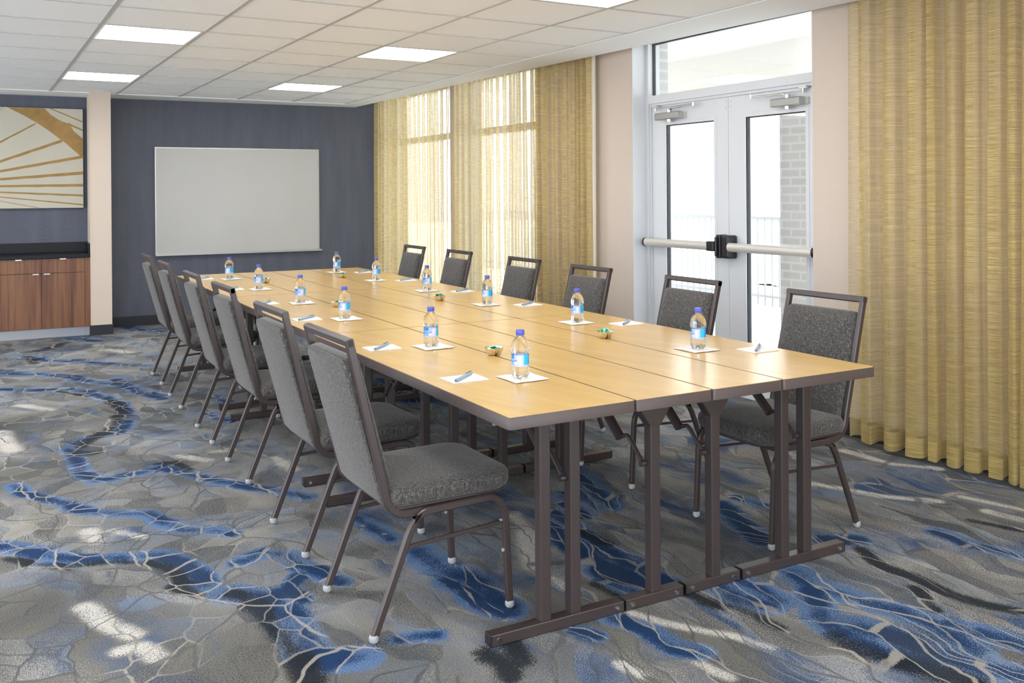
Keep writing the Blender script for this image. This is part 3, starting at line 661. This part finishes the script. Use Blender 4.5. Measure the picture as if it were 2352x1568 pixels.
for (p, q, w0, w1) in [((-1000,1180),(500,330),40,22),((-1000,1230),(850,560),30,42),((-1000,1185),(1120,782),26,42),((-1000,1180),(1137,1008),22,44),((-1000,1200),(1137,1180),18,40),((-1000,1225),(1137,1325),14,30),((-900,1238),(1137,1455),8,20),((-700,1250),(530,1490),5,9),((690,110),(1137,290),16,18),((940,322),(1137,408),34,20),((-80,340),(80,100),10,12)]:
    n = 14; up_ = []; lo_ = []
    for i in range(n+1):
        s = i/n; x = p[0]+(q[0]-p[0])*s; y = p[1]+(q[1]-p[1])*s; w = (w0+(w1-w0)*s)/2; up_.append((x,y-w)); lo_.append((x,y+w+(3*math.sin(i*2.7))*(w>12)))
    strip(up_, lo_, .0006)
up_ = [(560,60),(620,115),(700,200),(830,282),(960,325),(1010,420),(1137,525)]; lo_ = [(60,60),(130,103),(330,212),(520,320),(700,440),(900,590),(1137,800)]
strip(up_, lo_, .0012)
fin('painted_ribs', bm, M['gold'], t)
# cabinets and counter
def cabinet(s0, lab):
    t = back(thing('base_cabinet', lab, 'cabinet', group='walnut cabinets under the black counter'), s0, -.515, 0)
    bm = bmesh.new(); box(bm, 0,.776,.02,.50,.09,.780); fin('cabinet_body', bm, M['walnut'], t)
    bm = bmesh.new(); box(bm, 0,.776,.035,.45,.0,.09); fin('toe_kick', bm, M['toe'], t)
    for k in (0,1):
        a, b_ = k*.388+.002, (k+1)*.388-.002
        bm = bmesh.new(); box(bm, a,b_,0,.019,.095,.634); d = fin('door', bm, M['walnut'], t, bevel=.001)
        bm = bmesh.new(); hx = b_-.075 if k == 0 else a+.020
        box(bm, hx,hx+.055,-.014,.004,.634,.6365); box(bm, hx,hx+.055,-.014,-.012,.626,.6365); fin('handle', bm, M['silver'], d)
        bm = bmesh.new(); box(bm, a,b_,0,.019,.640,.778); d = fin('drawer', bm, M['walnut'], t, bevel=.001)
        bm = bmesh.new(); hx = (a+b_)/2-.03
        box(bm, hx,hx+.055,-.014,.004,.778,.7805); box(bm, hx,hx+.055,-.014,-.012,.770,.7805); fin('handle', bm, M['silver'], d)
    return t
cabinet(-1.073, 'walnut base cabinet with two doors and two drawers, next to the beige pier')
cabinet(-1.851, 'walnut base cabinet further left, mostly outside the photo')
bm = bmesh.new(); box(bm, -.296,-.2455,-.514,-.02,.09,.780); o = back(fin('filler_panel', bm, M['walnut'])); tag(o, 'narrow walnut filler strip between cabinet and beige pier', 'panel')
bm = bmesh.new(); box(bm, -.296,-.2455,-.48,-.05,.0,.089); struct(back(fin('trim_5', bm, M['toe'])))
t = back(thing('countertop', 'glossy black countertop with upstand over the walnut cabinets', 'countertop'), 0, 0, .781)
bm = bmesh.new(); box(bm, -1.9,-.246,-.535,-.003,0,.034); fin('slab', bm, M['counter'], t, bevel=.003)
bm = bmesh.new(); box(bm, -1.9,-.246,-.022,-.002,.034,.135); box(bm, -.266,-.246,-.50,-.022,.034,.135); fin('upstand', bm, M['counter'], t, bevel=.001)
# ------------------------------------------------------------------ folding tables
AX = [0, .4488, .7557, 1.0653, 1.5229]; BX = [0, 1.830, 3.6618, 5.493]
FEET = [(.044,.541), (.548,.791), (.803,1.049), (1.060,1.583)]
COLS = [((.222,.261),(.334,.373)), ((.656,.697),), ((.921,.961),), ((.256+1,1.294),(1.368,1.409))]
def tabletop(w, l):
    bm = bmesh.new(); o = rrect(w-.003, l-.003, .010, 4)
    A = [bm.verts.new((x,y,.714)) for x,y in o]; B = [bm.verts.new((x,y,.7475)) for x,y in o]
    o2 = rrect(w-.005, l-.005, .009, 4); C_ = [bm.verts.new((x,y,.7490)) for x,y in o2]; m = len(o)
    for P, Q in ((A,B),(B,C_)):
        for i in range(m): bm.faces.new((P[i],P[(i+1)%m],Q[(i+1)%m],Q[i]))
    bm.faces.new(A[::-1]); bm.faces.new(C_); return bm
def make_table(ci, ri):
    a0, a1 = AX[ci], AX[ci+1]; b0, b1 = BX[ri], BX[ri+1]; ca, cb = (a0+a1)/2, (b0+b1)/2
    cname = ['left outer', 'left inner', 'right inner', 'right outer'][ci]; rname = ['nearest', 'middle', 'farthest'][ri]
    size = 'wide' if ci in (0,3) else 'narrow'
    lab = '%s oak-topped folding table, %s lengthwise row, %s of its three' % (size, cname, rname)
    t = thing('folding_table', lab, 'table', T(ca,cb), TT, 'folding tables pushed together into one block')
    w, l = a1-a0, b1-b0
    fin('edge_band', tabletop(w, l), M['edge'], t, smooth=35)
    bm = bmesh.new(); o = rrect(w-.009, l-.009, .007, 4)
    A = [bm.verts.new((x,y,.7485)) for x,y in o]; B = [bm.verts.new((x,y,.7502)) for x,y in o]; m = len(o)
    for i in range(m): bm.faces.new((A[i],A[(i+1)%m],B[(i+1)%m],B[i]))
    bm.faces.new(B); bm.faces.new(A[::-1]); fin('tabletop', bm, M['wood'], t)
    bm = bmesh.new()   # folding runners under the top
    for x in ((-w/2+.05),(w/2-.07)): box(bm, x,x+.02,-l/2+.12,l/2-.12,.690,.7145)
    fin('runner', bm, M['metal'], t)
    for e in (0, 1):
        sy = -1 if e == 0 else 1
        bw = (b0+.201) if e == 0 else (b1-(.090 if ri < 2 else .060))
        sh = float(np.interp(bw, [.2,1.74,2.03,3.58,3.86,5.4], [0,-.033,-.036,-.045,-.047,-.05]))
        yf = sy*(l/2-(.201 if e == 0 else (.090 if ri < 2 else .060))); yb = yf-sy*.040; y0, y1 = min(yf,yb), max(yf,yb)
        f0, f1 = FEET[ci][0]-ca+sh, FEET[ci][1]-ca+sh
        bm = bmesh.new(); box(bm, f0,f1,y0-.001,y1+.001,.002,.038); r = fin('foot_rail', bm, M['metal'], t, bevel=.003)
        for u0_, u1_ in ((f0-.001,f0+.004),(f1-.004,f1+.001)):
            bm = bmesh.new(); box(bm, u0_,u1_,y0-.0015,y1+.0015,.001,.0385); fin('end_cap', bm, M['black'], r, bevel=.002)
        for x in (f0+.028, f1-.028):
            bm = bmesh.new(); cyl(bm, (x,yf+sy*.0005,.019),(0,sy,0),.0075,.0035,12); fin('rivet', bm, M['chrome'], r, smooth=40)
        cs = [(p+sh, q+sh) for p, q in COLS[ci]]
        for (c0, c1) in cs:
            bm = bmesh.new(); box(bm, c0-ca,c1-ca,y0+.001,y1-.001,.037,.714); c = fin('leg', bm, M['metal'], t, bevel=.004)
            xm = (c0+c1)/2-ca; ys = yf-sy*.020
            if len(COLS[ci]) == 1:
                bm = bmesh.new()   # flared gusset under the top
                P = [(-.0215,.600),(.0215,.600),(.057,.650),(.057,.712),(-.057,.712),(-.057,.650)]
                q = [[bm.verts.new((xm+x, yy, z)) for x, z in P] for yy in (y0-.001, y1+.001)]
                bm.faces.new(q[0]); bm.faces.new(q[1][::-1])
                for i in range(6): bm.faces.new((q[0][i],q[0][(i+1)%6],q[1][(i+1)%6],q[1][i]))
                fin('gusset', bm, M['metal'], c, bevel=.002)
        xb = cs[-1][0]-ca-.008
        bm = bmesh.new(); inn = -sy
        p0 = (xb, yf+inn*.030, .466); p1 = (xb, yf+inn*.118, .546); p2 = (xb, yf+inn*.165, .532); p3 = (xb, yf+inn*.19, .545)
        sweep(bm, rounded_path([p0,p1,p2,p3],[.022,.015],5), circ(.0075,10), up=Vector((1,0,0)))
        cyl(bm, (xb-.014,yf+inn*.030,.470),(1,0,0),.010,.020,12)
        br = fin('brace', bm, M['metal'], t, smooth=50)
        bm = bmesh.new(); sweep(bm, [(xb,yf+inn*.165,.528),(xb,yf+inn*.375,.708)], rectprof(.034,.030,.008), up=Vector((1,0,0)))
        fin('lock_sleeve', bm, M['metal'], br, smooth=35)
        if len(cs) > 1:
            bm = bmesh.new(); box(bm, cs[0][0]-ca-.02,cs[1][1]-ca+.02,y0+.004,y1-.004,.690,.714); fin('leg_bracket', bm, M['metal'], t)
    return t
for ci in range(4):
    for ri in range(3): make_table(ci, ri)
# ------------------------------------------------------------------ chairs (face +x, origin under the seat)
def make_chair(label, loc, rz, group):
    t = thing('banquet_chair', label, 'chair', loc, rz, group)
    TW = .2005    # half distance between the tube centres
    tp = rectprof(.022, .026, .004); Y = Vector((0,1,0))
    bm = bmesh.new()
    for s in (-1,1):
        path = rounded_path([(-.3180,s*TW,.9425),(-.207,s*TW,.480),(-.187,s*TW,.378),(.05,s*TW,.378)],[.45,.075],8)
        sweep(bm, path, tp, up=Y)
    top = [(-.3155,-TW-.011,.934),(-.3155,TW+.011,.934)]
    sweep(bm, top, rectprof(.026,.024,.004), up=Vector((-.235,0,.97)).normalized())
    fin('back_frame', bm, M['metal'], t, smooth=35)
    for s in (-1,1):
        yo = s*(TW+.016)
        path = rounded_path([(-.2485,yo+s*.0,.016),(-.118,yo,.340),(-.085,yo,.379),(.185,yo,.386),(.220,yo,.330),(.236,yo,.016)],[.20,.05,.055,.10],6)
        bm = bmesh.new(); sweep(bm, path, rectprof(.020,.024,.004), up=Y)
        lf = fin('leg_frame', bm, M['metal'], t, smooth=35)
        for x, dx in ((-.2485,-1),(.236,1)):
            g = bmesh.new(); v = [(.0125,.028),(.0155,.024),(.0160,.012),(.0125,.006),(.008,.004),(.008,0)]
            lathe(g, v[::-1], 12); bmesh.ops.translate(g, verts=g.verts, vec=(x-.003*(dx<0)*-1*0,yo,0))
            fin('foot_glide', g, M['glide'], lf, smooth=50)
            g = bmesh.new(); cyl(g, (x,yo,.0),(0,0,1),.010,.004,12); fin('glide_base', g, M['chrome'], lf, smooth=50)
        g = bmesh.new(); cyl(g, (.2215,yo,.20),(-1,0,0),.006,.012,10); cyl(g, (.208,yo-s*.0,.30),(-1,0,0),.005,.008,10); fin('stacking_bumper', g, M['glide'], lf, smooth=50)
        bm = bmesh.new(); sweep(bm, [(-.135,yo,.276),(.222,yo,.296)], rectprof(.010,.013,.002), up=Y); fin('stretcher', bm, M['metal'], t)
    bm = bmesh.new(); sweep(bm, [(-.10,-TW,.362),(-.10,TW,.362)], rectprof(.018,.018,.003), up=Vector((0,0,1))); sweep(bm, [(.17,-TW,.374),(.17,TW,.374)], rectprof(.018,.018,.003), up=Vector((0,0,1)))
    fin('cross_bar', bm, M['metal'], t)
    bm = bmesh.new()
    Mx = Matrix.Translation((.037,0,.392))
    cushion(bm, .452,.425,.085,.035, [(.006,0),(0,.006),(0,.012)], 0.0, Mx); fin('seat_pan', bm, M['metal'], t, smooth=40)
    bm = bmesh.new()
    cushion(bm, .462,.436,.088,.040, [(.012,.008),(.002,.016),(-.003,.032),(-.002,.052),(.006,.064),(.018,.071),(.036,.076)], .016, Matrix.Translation((.037,0,.394)), 8)
    fin('seat_cushion', bm, M['fabric'], t, smooth=60)
    # backrest: local z' points forward out of the back plane
    d = Vector((-.1095,0,.456)).normalized(); nrm = Vector((d.z,0,-d.x)); H = .492
    cen = Vector((-.252,0,.643))
    Mb = Matrix(((d.x,0,nrm.x,cen.x),(0,1,0,cen.y),(d.z,0,nrm.z,cen.z),(0,0,0,1)))
    bm = bmesh.new()
    cushion(bm, H,.377,.030,.030, [(.012,-.022),(.002,-.016),(0,-.004),(0,.012),(.004,.024),(.014,.032),(.030,.036)], .010, Mb, 5)
    bmesh.ops.transform(bm, matrix=Matrix(), verts=bm.verts)
    for v in bm.verts:      # the lower end curves forward with the frame
        k = max(0, (.50-v.co.z)/.11)
        if k > 0: v.co.x += .030*k*k
    fin('backrest', bm, M['fabric'], t, smooth=60)
    bm = bmesh.new()      # piped welt along the rear face
    pts = []
    for x, y in rrect(H-.004,.374,.03,5,.03):
        p = Mb @ Vector((x,y,-.0165)); k = max(0,(.50-p.z)/.11); p.x += .030*k*k if k > 0 else 0; pts.append(p)
    sweep(bm, pts, circ(.0028,6), up=nrm, closed=True); fin('welt', bm, M['fabric'], t, smooth=60)
    return t
LEFT = [((0,.630),0.0),((.030,1.403),.0),((.082,2.430),-.01),((.096,3.255),-.02),((.118,4.255),-.02),((.147,5.130),-.02)]
RIGHT = [((1.590,.538),PI),((1.592,1.412),PI+TT),((1.612,2.350),PI+TT),((1.655,3.205),PI+TT),((1.678,4.230),PI+TT),((1.680,5.08),PI+TT)]
LN = ['nearest, its whole seat showing', 'second from the camera', 'third from the camera', 'third from the far end', 'second from the far end', 'closest to the whiteboard']
RN = ['at the near right corner', 'backed by the glass doors', 'before the cream curtain edge', 'third from the far end', 'second from the far end', 'smallest, at the far end']
base = make_chair('grey tweed banquet chair in the left row, '+LN[0], (*LEFT[0][0],0), LEFT[0][1], 'banquet chairs along the left side of the table')
index_kids()
for (p, r), nm in list(zip(LEFT, LN))[1:]:
    c = copy_tree(base); c.location = (*p,0); c.rotation_euler = (0,0,r); c['label'] = 'grey tweed banquet chair in the left row, '+nm
for (p, r), nm in zip(RIGHT, RN):
    c = copy_tree(base); c.location = (*p,0); c.rotation_euler = (0,0,r); c['label'] = 'grey tweed banquet chair in the right row, '+nm; c['group'] = 'banquet chairs along the right side of the table'
# ------------------------------------------------------------------ table settings
TZ = .7505
def tx(a, b, z=TZ): return T(a, b, z)
ROWN = ['nearest', 'second', 'third', 'fourth', 'fifth', 'farthest']
def make_bottle():
    t = thing('water_bottle', 'x', 'bottle')
    prof = [(.010,.004),(.019,.0005),(.0255,.003),(.0300,.012),(.0322,.025),(.0316,.036),(.0286,.0420),(.0295,.0455),(.0295,.083),(.0284,.0865),(.0312,.091),(.0323,.100),(.0316,.111),(.0290,.122),(.0240,.132),(.0175,.1405),(.0135,.145),(.0130,.151)]
    bm = bmesh.new()
    lathe(bm, prof, 40, mod=lambda a, r, z: r*(1-.20*max(0,1-z/.022)*max(0,math.cos(5*a))**2-.030*(math.sin(6*a)**4)*(.006 < z < .042 or .088 < z < .128)))
    fin('bottle_body', bm, M['pet'], t, smooth=50)
    bm = bmesh.new(); lathe(bm, [(.0137,.1485),(.0148,.150),(.0148,.165),(.0140,.1668),(.009,.1670)], 40, mod=lambda a, r, z: r*(1+.012*math.sin(20*a))); fin('cap', bm, M['cap'], t, smooth=40)
    bm = bmesh.new(); n = 48; z0, z1 = .0445, .0845; zs = [z0,z0+.006,z0+.010,z0+.018,z0+.022,z0+.030,z0+.035,z1]
    V = [[bm.verts.new((.0303*math.cos(2*PI*i/n), .0303*math.sin(2*PI*i/n), z)) for i in range(n)] for z in zs]
    for r in range(len(zs)-1):
        for i in range(n):
            k = i % 24
            if k < 9: mi = 2 if r == 0 else (0 if (k+r)%5 else 1)
            elif k < 13: mi = 4 if (r == 3 and k < 12) else (3 if r in (1,2) and k in (10,11) else 2)
            elif k < 16: mi = 3 if 0 < r < 6 else 2
            elif k < 18: mi = 2
            else: mi = 1 if r > 0 else 2
            bm.faces.new((V[r][i],V[r][(i+1)%n],V[r+1][(i+1)%n],V[r+1][i])).material_index = mi
    lb = fin('label_wrap', bm, None, t, smooth=60, mats=[M['lab_blue'],M['lab_cyan'],M['lab_pale'],M['lab_white'],M['lab_text']])
    # white lettering wrapped on the blue panels
    cu = bpy.data.curves.new('lettering','FONT'); cu.body = 'NA'; cu.size = .019; cu.resolution_u = 2
    tmp = bpy.data.objects.new('lettering', cu); COL.objects.link(tmp)
    me = bpy.data.meshes.new_from_object(tmp.evaluated_get(bpy.context.evaluated_depsgraph_get())); bpy.data.objects.remove(tmp)
    for half in (0, PI):
        bm = bmesh.new(); bm.from_mesh(me)
        bmesh.ops.subdivide_edges(bm, edges=bm.edges, cuts=2)
        for v in bm.verts:
            a = half+.35+v.co.x/.0305; v.co = Vector((.0306*math.cos(a), .0306*math.sin(a), .0625+v.co.y*.75))
        for k in range(2):
            for i in range(8):
                a0, a1 = half+.45+i*.12, half+.45+(i+1)*.12; z = .057-k*.0045
                bm.faces.new([bm.verts.new((.0306*math.cos(a), .0306*math.sin(a), zz)) for a, zz in ((a0,z),(a1,z),(a1,z+.002),(a0,z+.002))])
        m2 = bpy.data.meshes.new('lettering'); bm.to_mesh(m2); bm.free(); link('lettering', m2, M['lab_white'], lb)
    return t
def make_napkin():
    bm = bmesh.new(); n = 10; w, d = .134, .140
    V = [[None]*(n+1) for _ in range(n+1)]
    for i in range(n+1):
        for j in range(n+1):
            x, y = (i/n-.5)*w, (j/n-.5)*d; u, v = i/n, j/n
            z = .0008+.0006*math.sin(7*u+3*v)**2+.008*max(0,u+v-1.72)**1.3*2+.006*max(0,u-v-.8)
            V[i][j] = bm.verts.new((x+.0008*math.sin(31*v), y+.0008*math.sin(29*u), z))
    for i in range(n):
        for j in range(n): bm.faces.new((V[i][j],V[i+1][j],V[i+1][j+1],V[i][j+1]))
    o = fin('napkin', bm, M['napkin'], smooth=60)
    md = o.modifiers.new('thick','SOLIDIFY'); md.thickness = .0012; md.offset = -1
    return o
def make_card():
    bm = bmesh.new(); box(bm, -.068,.068,-.0525,.0525,0,.0035)
    for v in bm.verts:
        if v.co.x > 0 and v.co.y > 0: v.co.z += .001
    t = thing('notepad', 'x', 'notepad'); fin('paper', bm, M['paper'], t)
    bm = bmesh.new()
    for k in range(3): box(bm, -.058,-.058+.012,-.044+k*.004,-.0432+k*.004,.0035,.0036)
    fin('printed_mark', bm, M['lab_pale'], t); return t
def make_pen():
    t = thing('ballpoint_pen', 'x', 'pen'); L = .148
    def lx(prof, nm, m, par=t):
        bm = bmesh.new(); lathe(bm, prof, 14); bmesh.ops.rotate(bm, verts=bm.verts, matrix=Matrix.Rotation(PI/2,3,'Y')); bmesh.ops.translate(bm, verts=bm.verts, vec=(-L/2,0,.0055)); return fin(nm, bm, m, par, smooth=50)
    b = lx([(.0048,0),(.0055,.002),(.0055,.088),(.0050,.090)], 'barrel', M['pen'])
    lx([(.0059,.090),(.0060,.092),(.0058,.142),(.0035,.148)], 'pen_cap', M['pen'])
    bm = bmesh.new(); box(bm, L/2-.052,L/2-.006,-.0018,.0018,.0115,.0135); box(bm, L/2-.010,L/2-.006,-.0018,.0018,.010,.0125); fin('clip', bm, M['pend'], t, bevel=.0006)
    bm = bmesh.new(); cyl(bm, (-L/2-.001,0,.0055),(1,0,0),.0040,.002,12); fin('end_plug', bm, M['pend'], t); return t
def make_bowl():
    bm = bmesh.new(); prof = [(.017,.0),(.022,.001),(.0285,.007),(.0335,.015),(.0365,.023),(.0385,.029)]
    inner = [(r-.0015,z+.0012) for r, z in prof[::-1]]
    mod = lambda a, r, z: r*(1-.13*max(0,1-abs(math.sin(2*a+.55))*4.2)*(.35+.65*(1-z/.03)))
    n = 72
    lathe(bm, prof+inner[:-1]+[(.004,.0022)], n, mod=mod)
    o = fin('candy_bowl', bm, M['bowl'], smooth=45); return o
def make_mint(seed):
    rnd = random.Random(seed); bm = bmesh.new(); L, W = .034, .017; nx, ny = 10, 4
    for side in (1,-1):
        V = []
        for i in range(nx+1):
            u = i/nx; pinch = .35+.65*min(1, min(u,1-u)*7); pinch = 1 if (u < .06 or u > .94) else pinch
            row = []
            for j in range(ny+1):
                v = j/ny-.5
                th = .0032*(1-(2*v)**2)*(1 if .12 < u < .88 else .25)
                row.append(bm.verts.new(((u-.5)*L, v*W*pinch, side*th+rnd.uniform(-.0008,.0008)+(.0015*math.sin(v*22) if not .12 < u < .88 else 0))))
            V.append(row)
        for i in range(nx):
            for j in range(ny): bm.faces.new((V[i][j],V[i+1][j],V[i+1][j+1],V[i][j+1])).material_index = 1 if (j == 0 and side > 0 or i in (0,nx-1)) else 0
    bmesh.ops.remove_doubles(bm, verts=bm.verts, dist=.0003)
    return fin('wrapped_mint', bm, smooth=25, mats=[M['green'], M['foilw']])
bot = make_bottle(); nap = make_napkin(); card = make_card(); pen = make_pen(); bowl = make_bowl(); mints = [make_mint(s) for s in range(3)]
index_kids()
first = {}
def put(proto, key, loc, rz, label, cat, group):
    if key in first: o = copy_tree(proto)
    else: o = proto; first[key] = 1
    o.location = loc; o.rotation_euler = (0,0,rz); o['label'] = label; o['category'] = cat; o['group'] = group; return o
BL = [(.305,.470),(.312,1.234),(.291,2.265),(.300,3.080),(.291,4.024),(.293,4.935)]
BR = [(1.218,.618),(1.228,1.530),(1.200,2.431),(1.218,3.322),(1.201,4.208),(1.190,5.082)]
rr = random.Random(5)
for side, pts in (('left', BL), ('right', BR)):
    for k, (a, b) in enumerate(pts):
        w = ROWN[k]+' of the '+side+' row'
        put(nap, 'nap', tx(a+(.012 if side == 'left' else -.004), b+.006, TZ+.0012), TT+rr.uniform(-.06,.06), 'white paper napkin under a water bottle, %s' % w, 'napkin', 'napkins under the bottles')
        pw = T(a, b); lr = math.atan2(-2.30-pw.y, -1.32-pw.x)-1.96+{('left',0):0,('left',1):.45,('left',3):.35,('left',2):-.1}.get((side,k), rr.uniform(-.35,.45))
        put(bot, 'bot', tx(a, b, TZ+.0024), lr, 'small clear water bottle with a blue cap on a napkin, %s' % w, 'bottle', 'water bottles on the tables')
CL = [(.137,.567),(.128,1.320),(.125,2.365),(.118,3.165),(.140,4.120),(.128,5.050)]
CR = [(1.416,.488),(1.412,1.375),(1.392,2.300),(1.398,3.165),(1.388,4.085),(1.375,4.955)]
for side, pts in (('left', CL), ('right', CR)):
    for k, (a, b) in enumerate(pts):
        w = ROWN[k]+' place on the '+side+' side'
        rz = TT+(0 if side == 'left' else .04)+rr.uniform(-.03,.03)
        put(card, 'card', tx(a, b, TZ+.0002), rz, 'small white notepad on the oak table, %s' % w, 'notepad', 'notepads at each place')
        put(pen, 'pen', tx(a-.002, b-.002, TZ+.0046), rz+(.80 if side == 'left' else .62)+rr.uniform(-.08,.08), 'blue grey pen lying across a notepad, %s' % w, 'pen', 'pens on the notepads')
BW = [((.452,.940),'nearest on the left seam'),((1.070,1.066),'nearest on the right seam'),((.436,2.812),'middle one on the left seam'),((1.060,2.782),'middle one on the right seam'),((.456,4.50),'farthest on the left seam'),((1.072,4.59),'farthest on the right seam')]
for k, ((a, b), w) in enumerate(BW):
    put(bowl, 'bowl', tx(a, b, TZ+.0001), [.15,.35,.9,.1,.5,.3][k], 'small lobed metal bowl of green mints, '+w, 'bowl', 'bowls of mints on the table seams')
    nm = [7,11,8,11,8,10][k]; r3 = random.Random(40+k)
    for q in range(nm):
        ml = mints[q % 3]; an = q*2.399+k; rad = .017*math.sqrt((q % 5+.4)/5)
        z = TZ+.019+.0050*(q//3)+r3.uniform(0,.002)
        o = put(ml, 'mint%d' % (q % 3), (*(tx(a,b)+Vector((rad*math.cos(an),rad*math.sin(an),0))).to_2d(), z), r3.uniform(0,6.28), 'green foil wrapped mint in the metal bowl '+w, 'mint', 'mints in the bowl '+w)
        o.rotation_euler = (r3.uniform(-.45,.45), r3.uniform(-.5,.5), r3.uniform(0,6.28))
for m_ in bpy.data.meshes: m_.update()
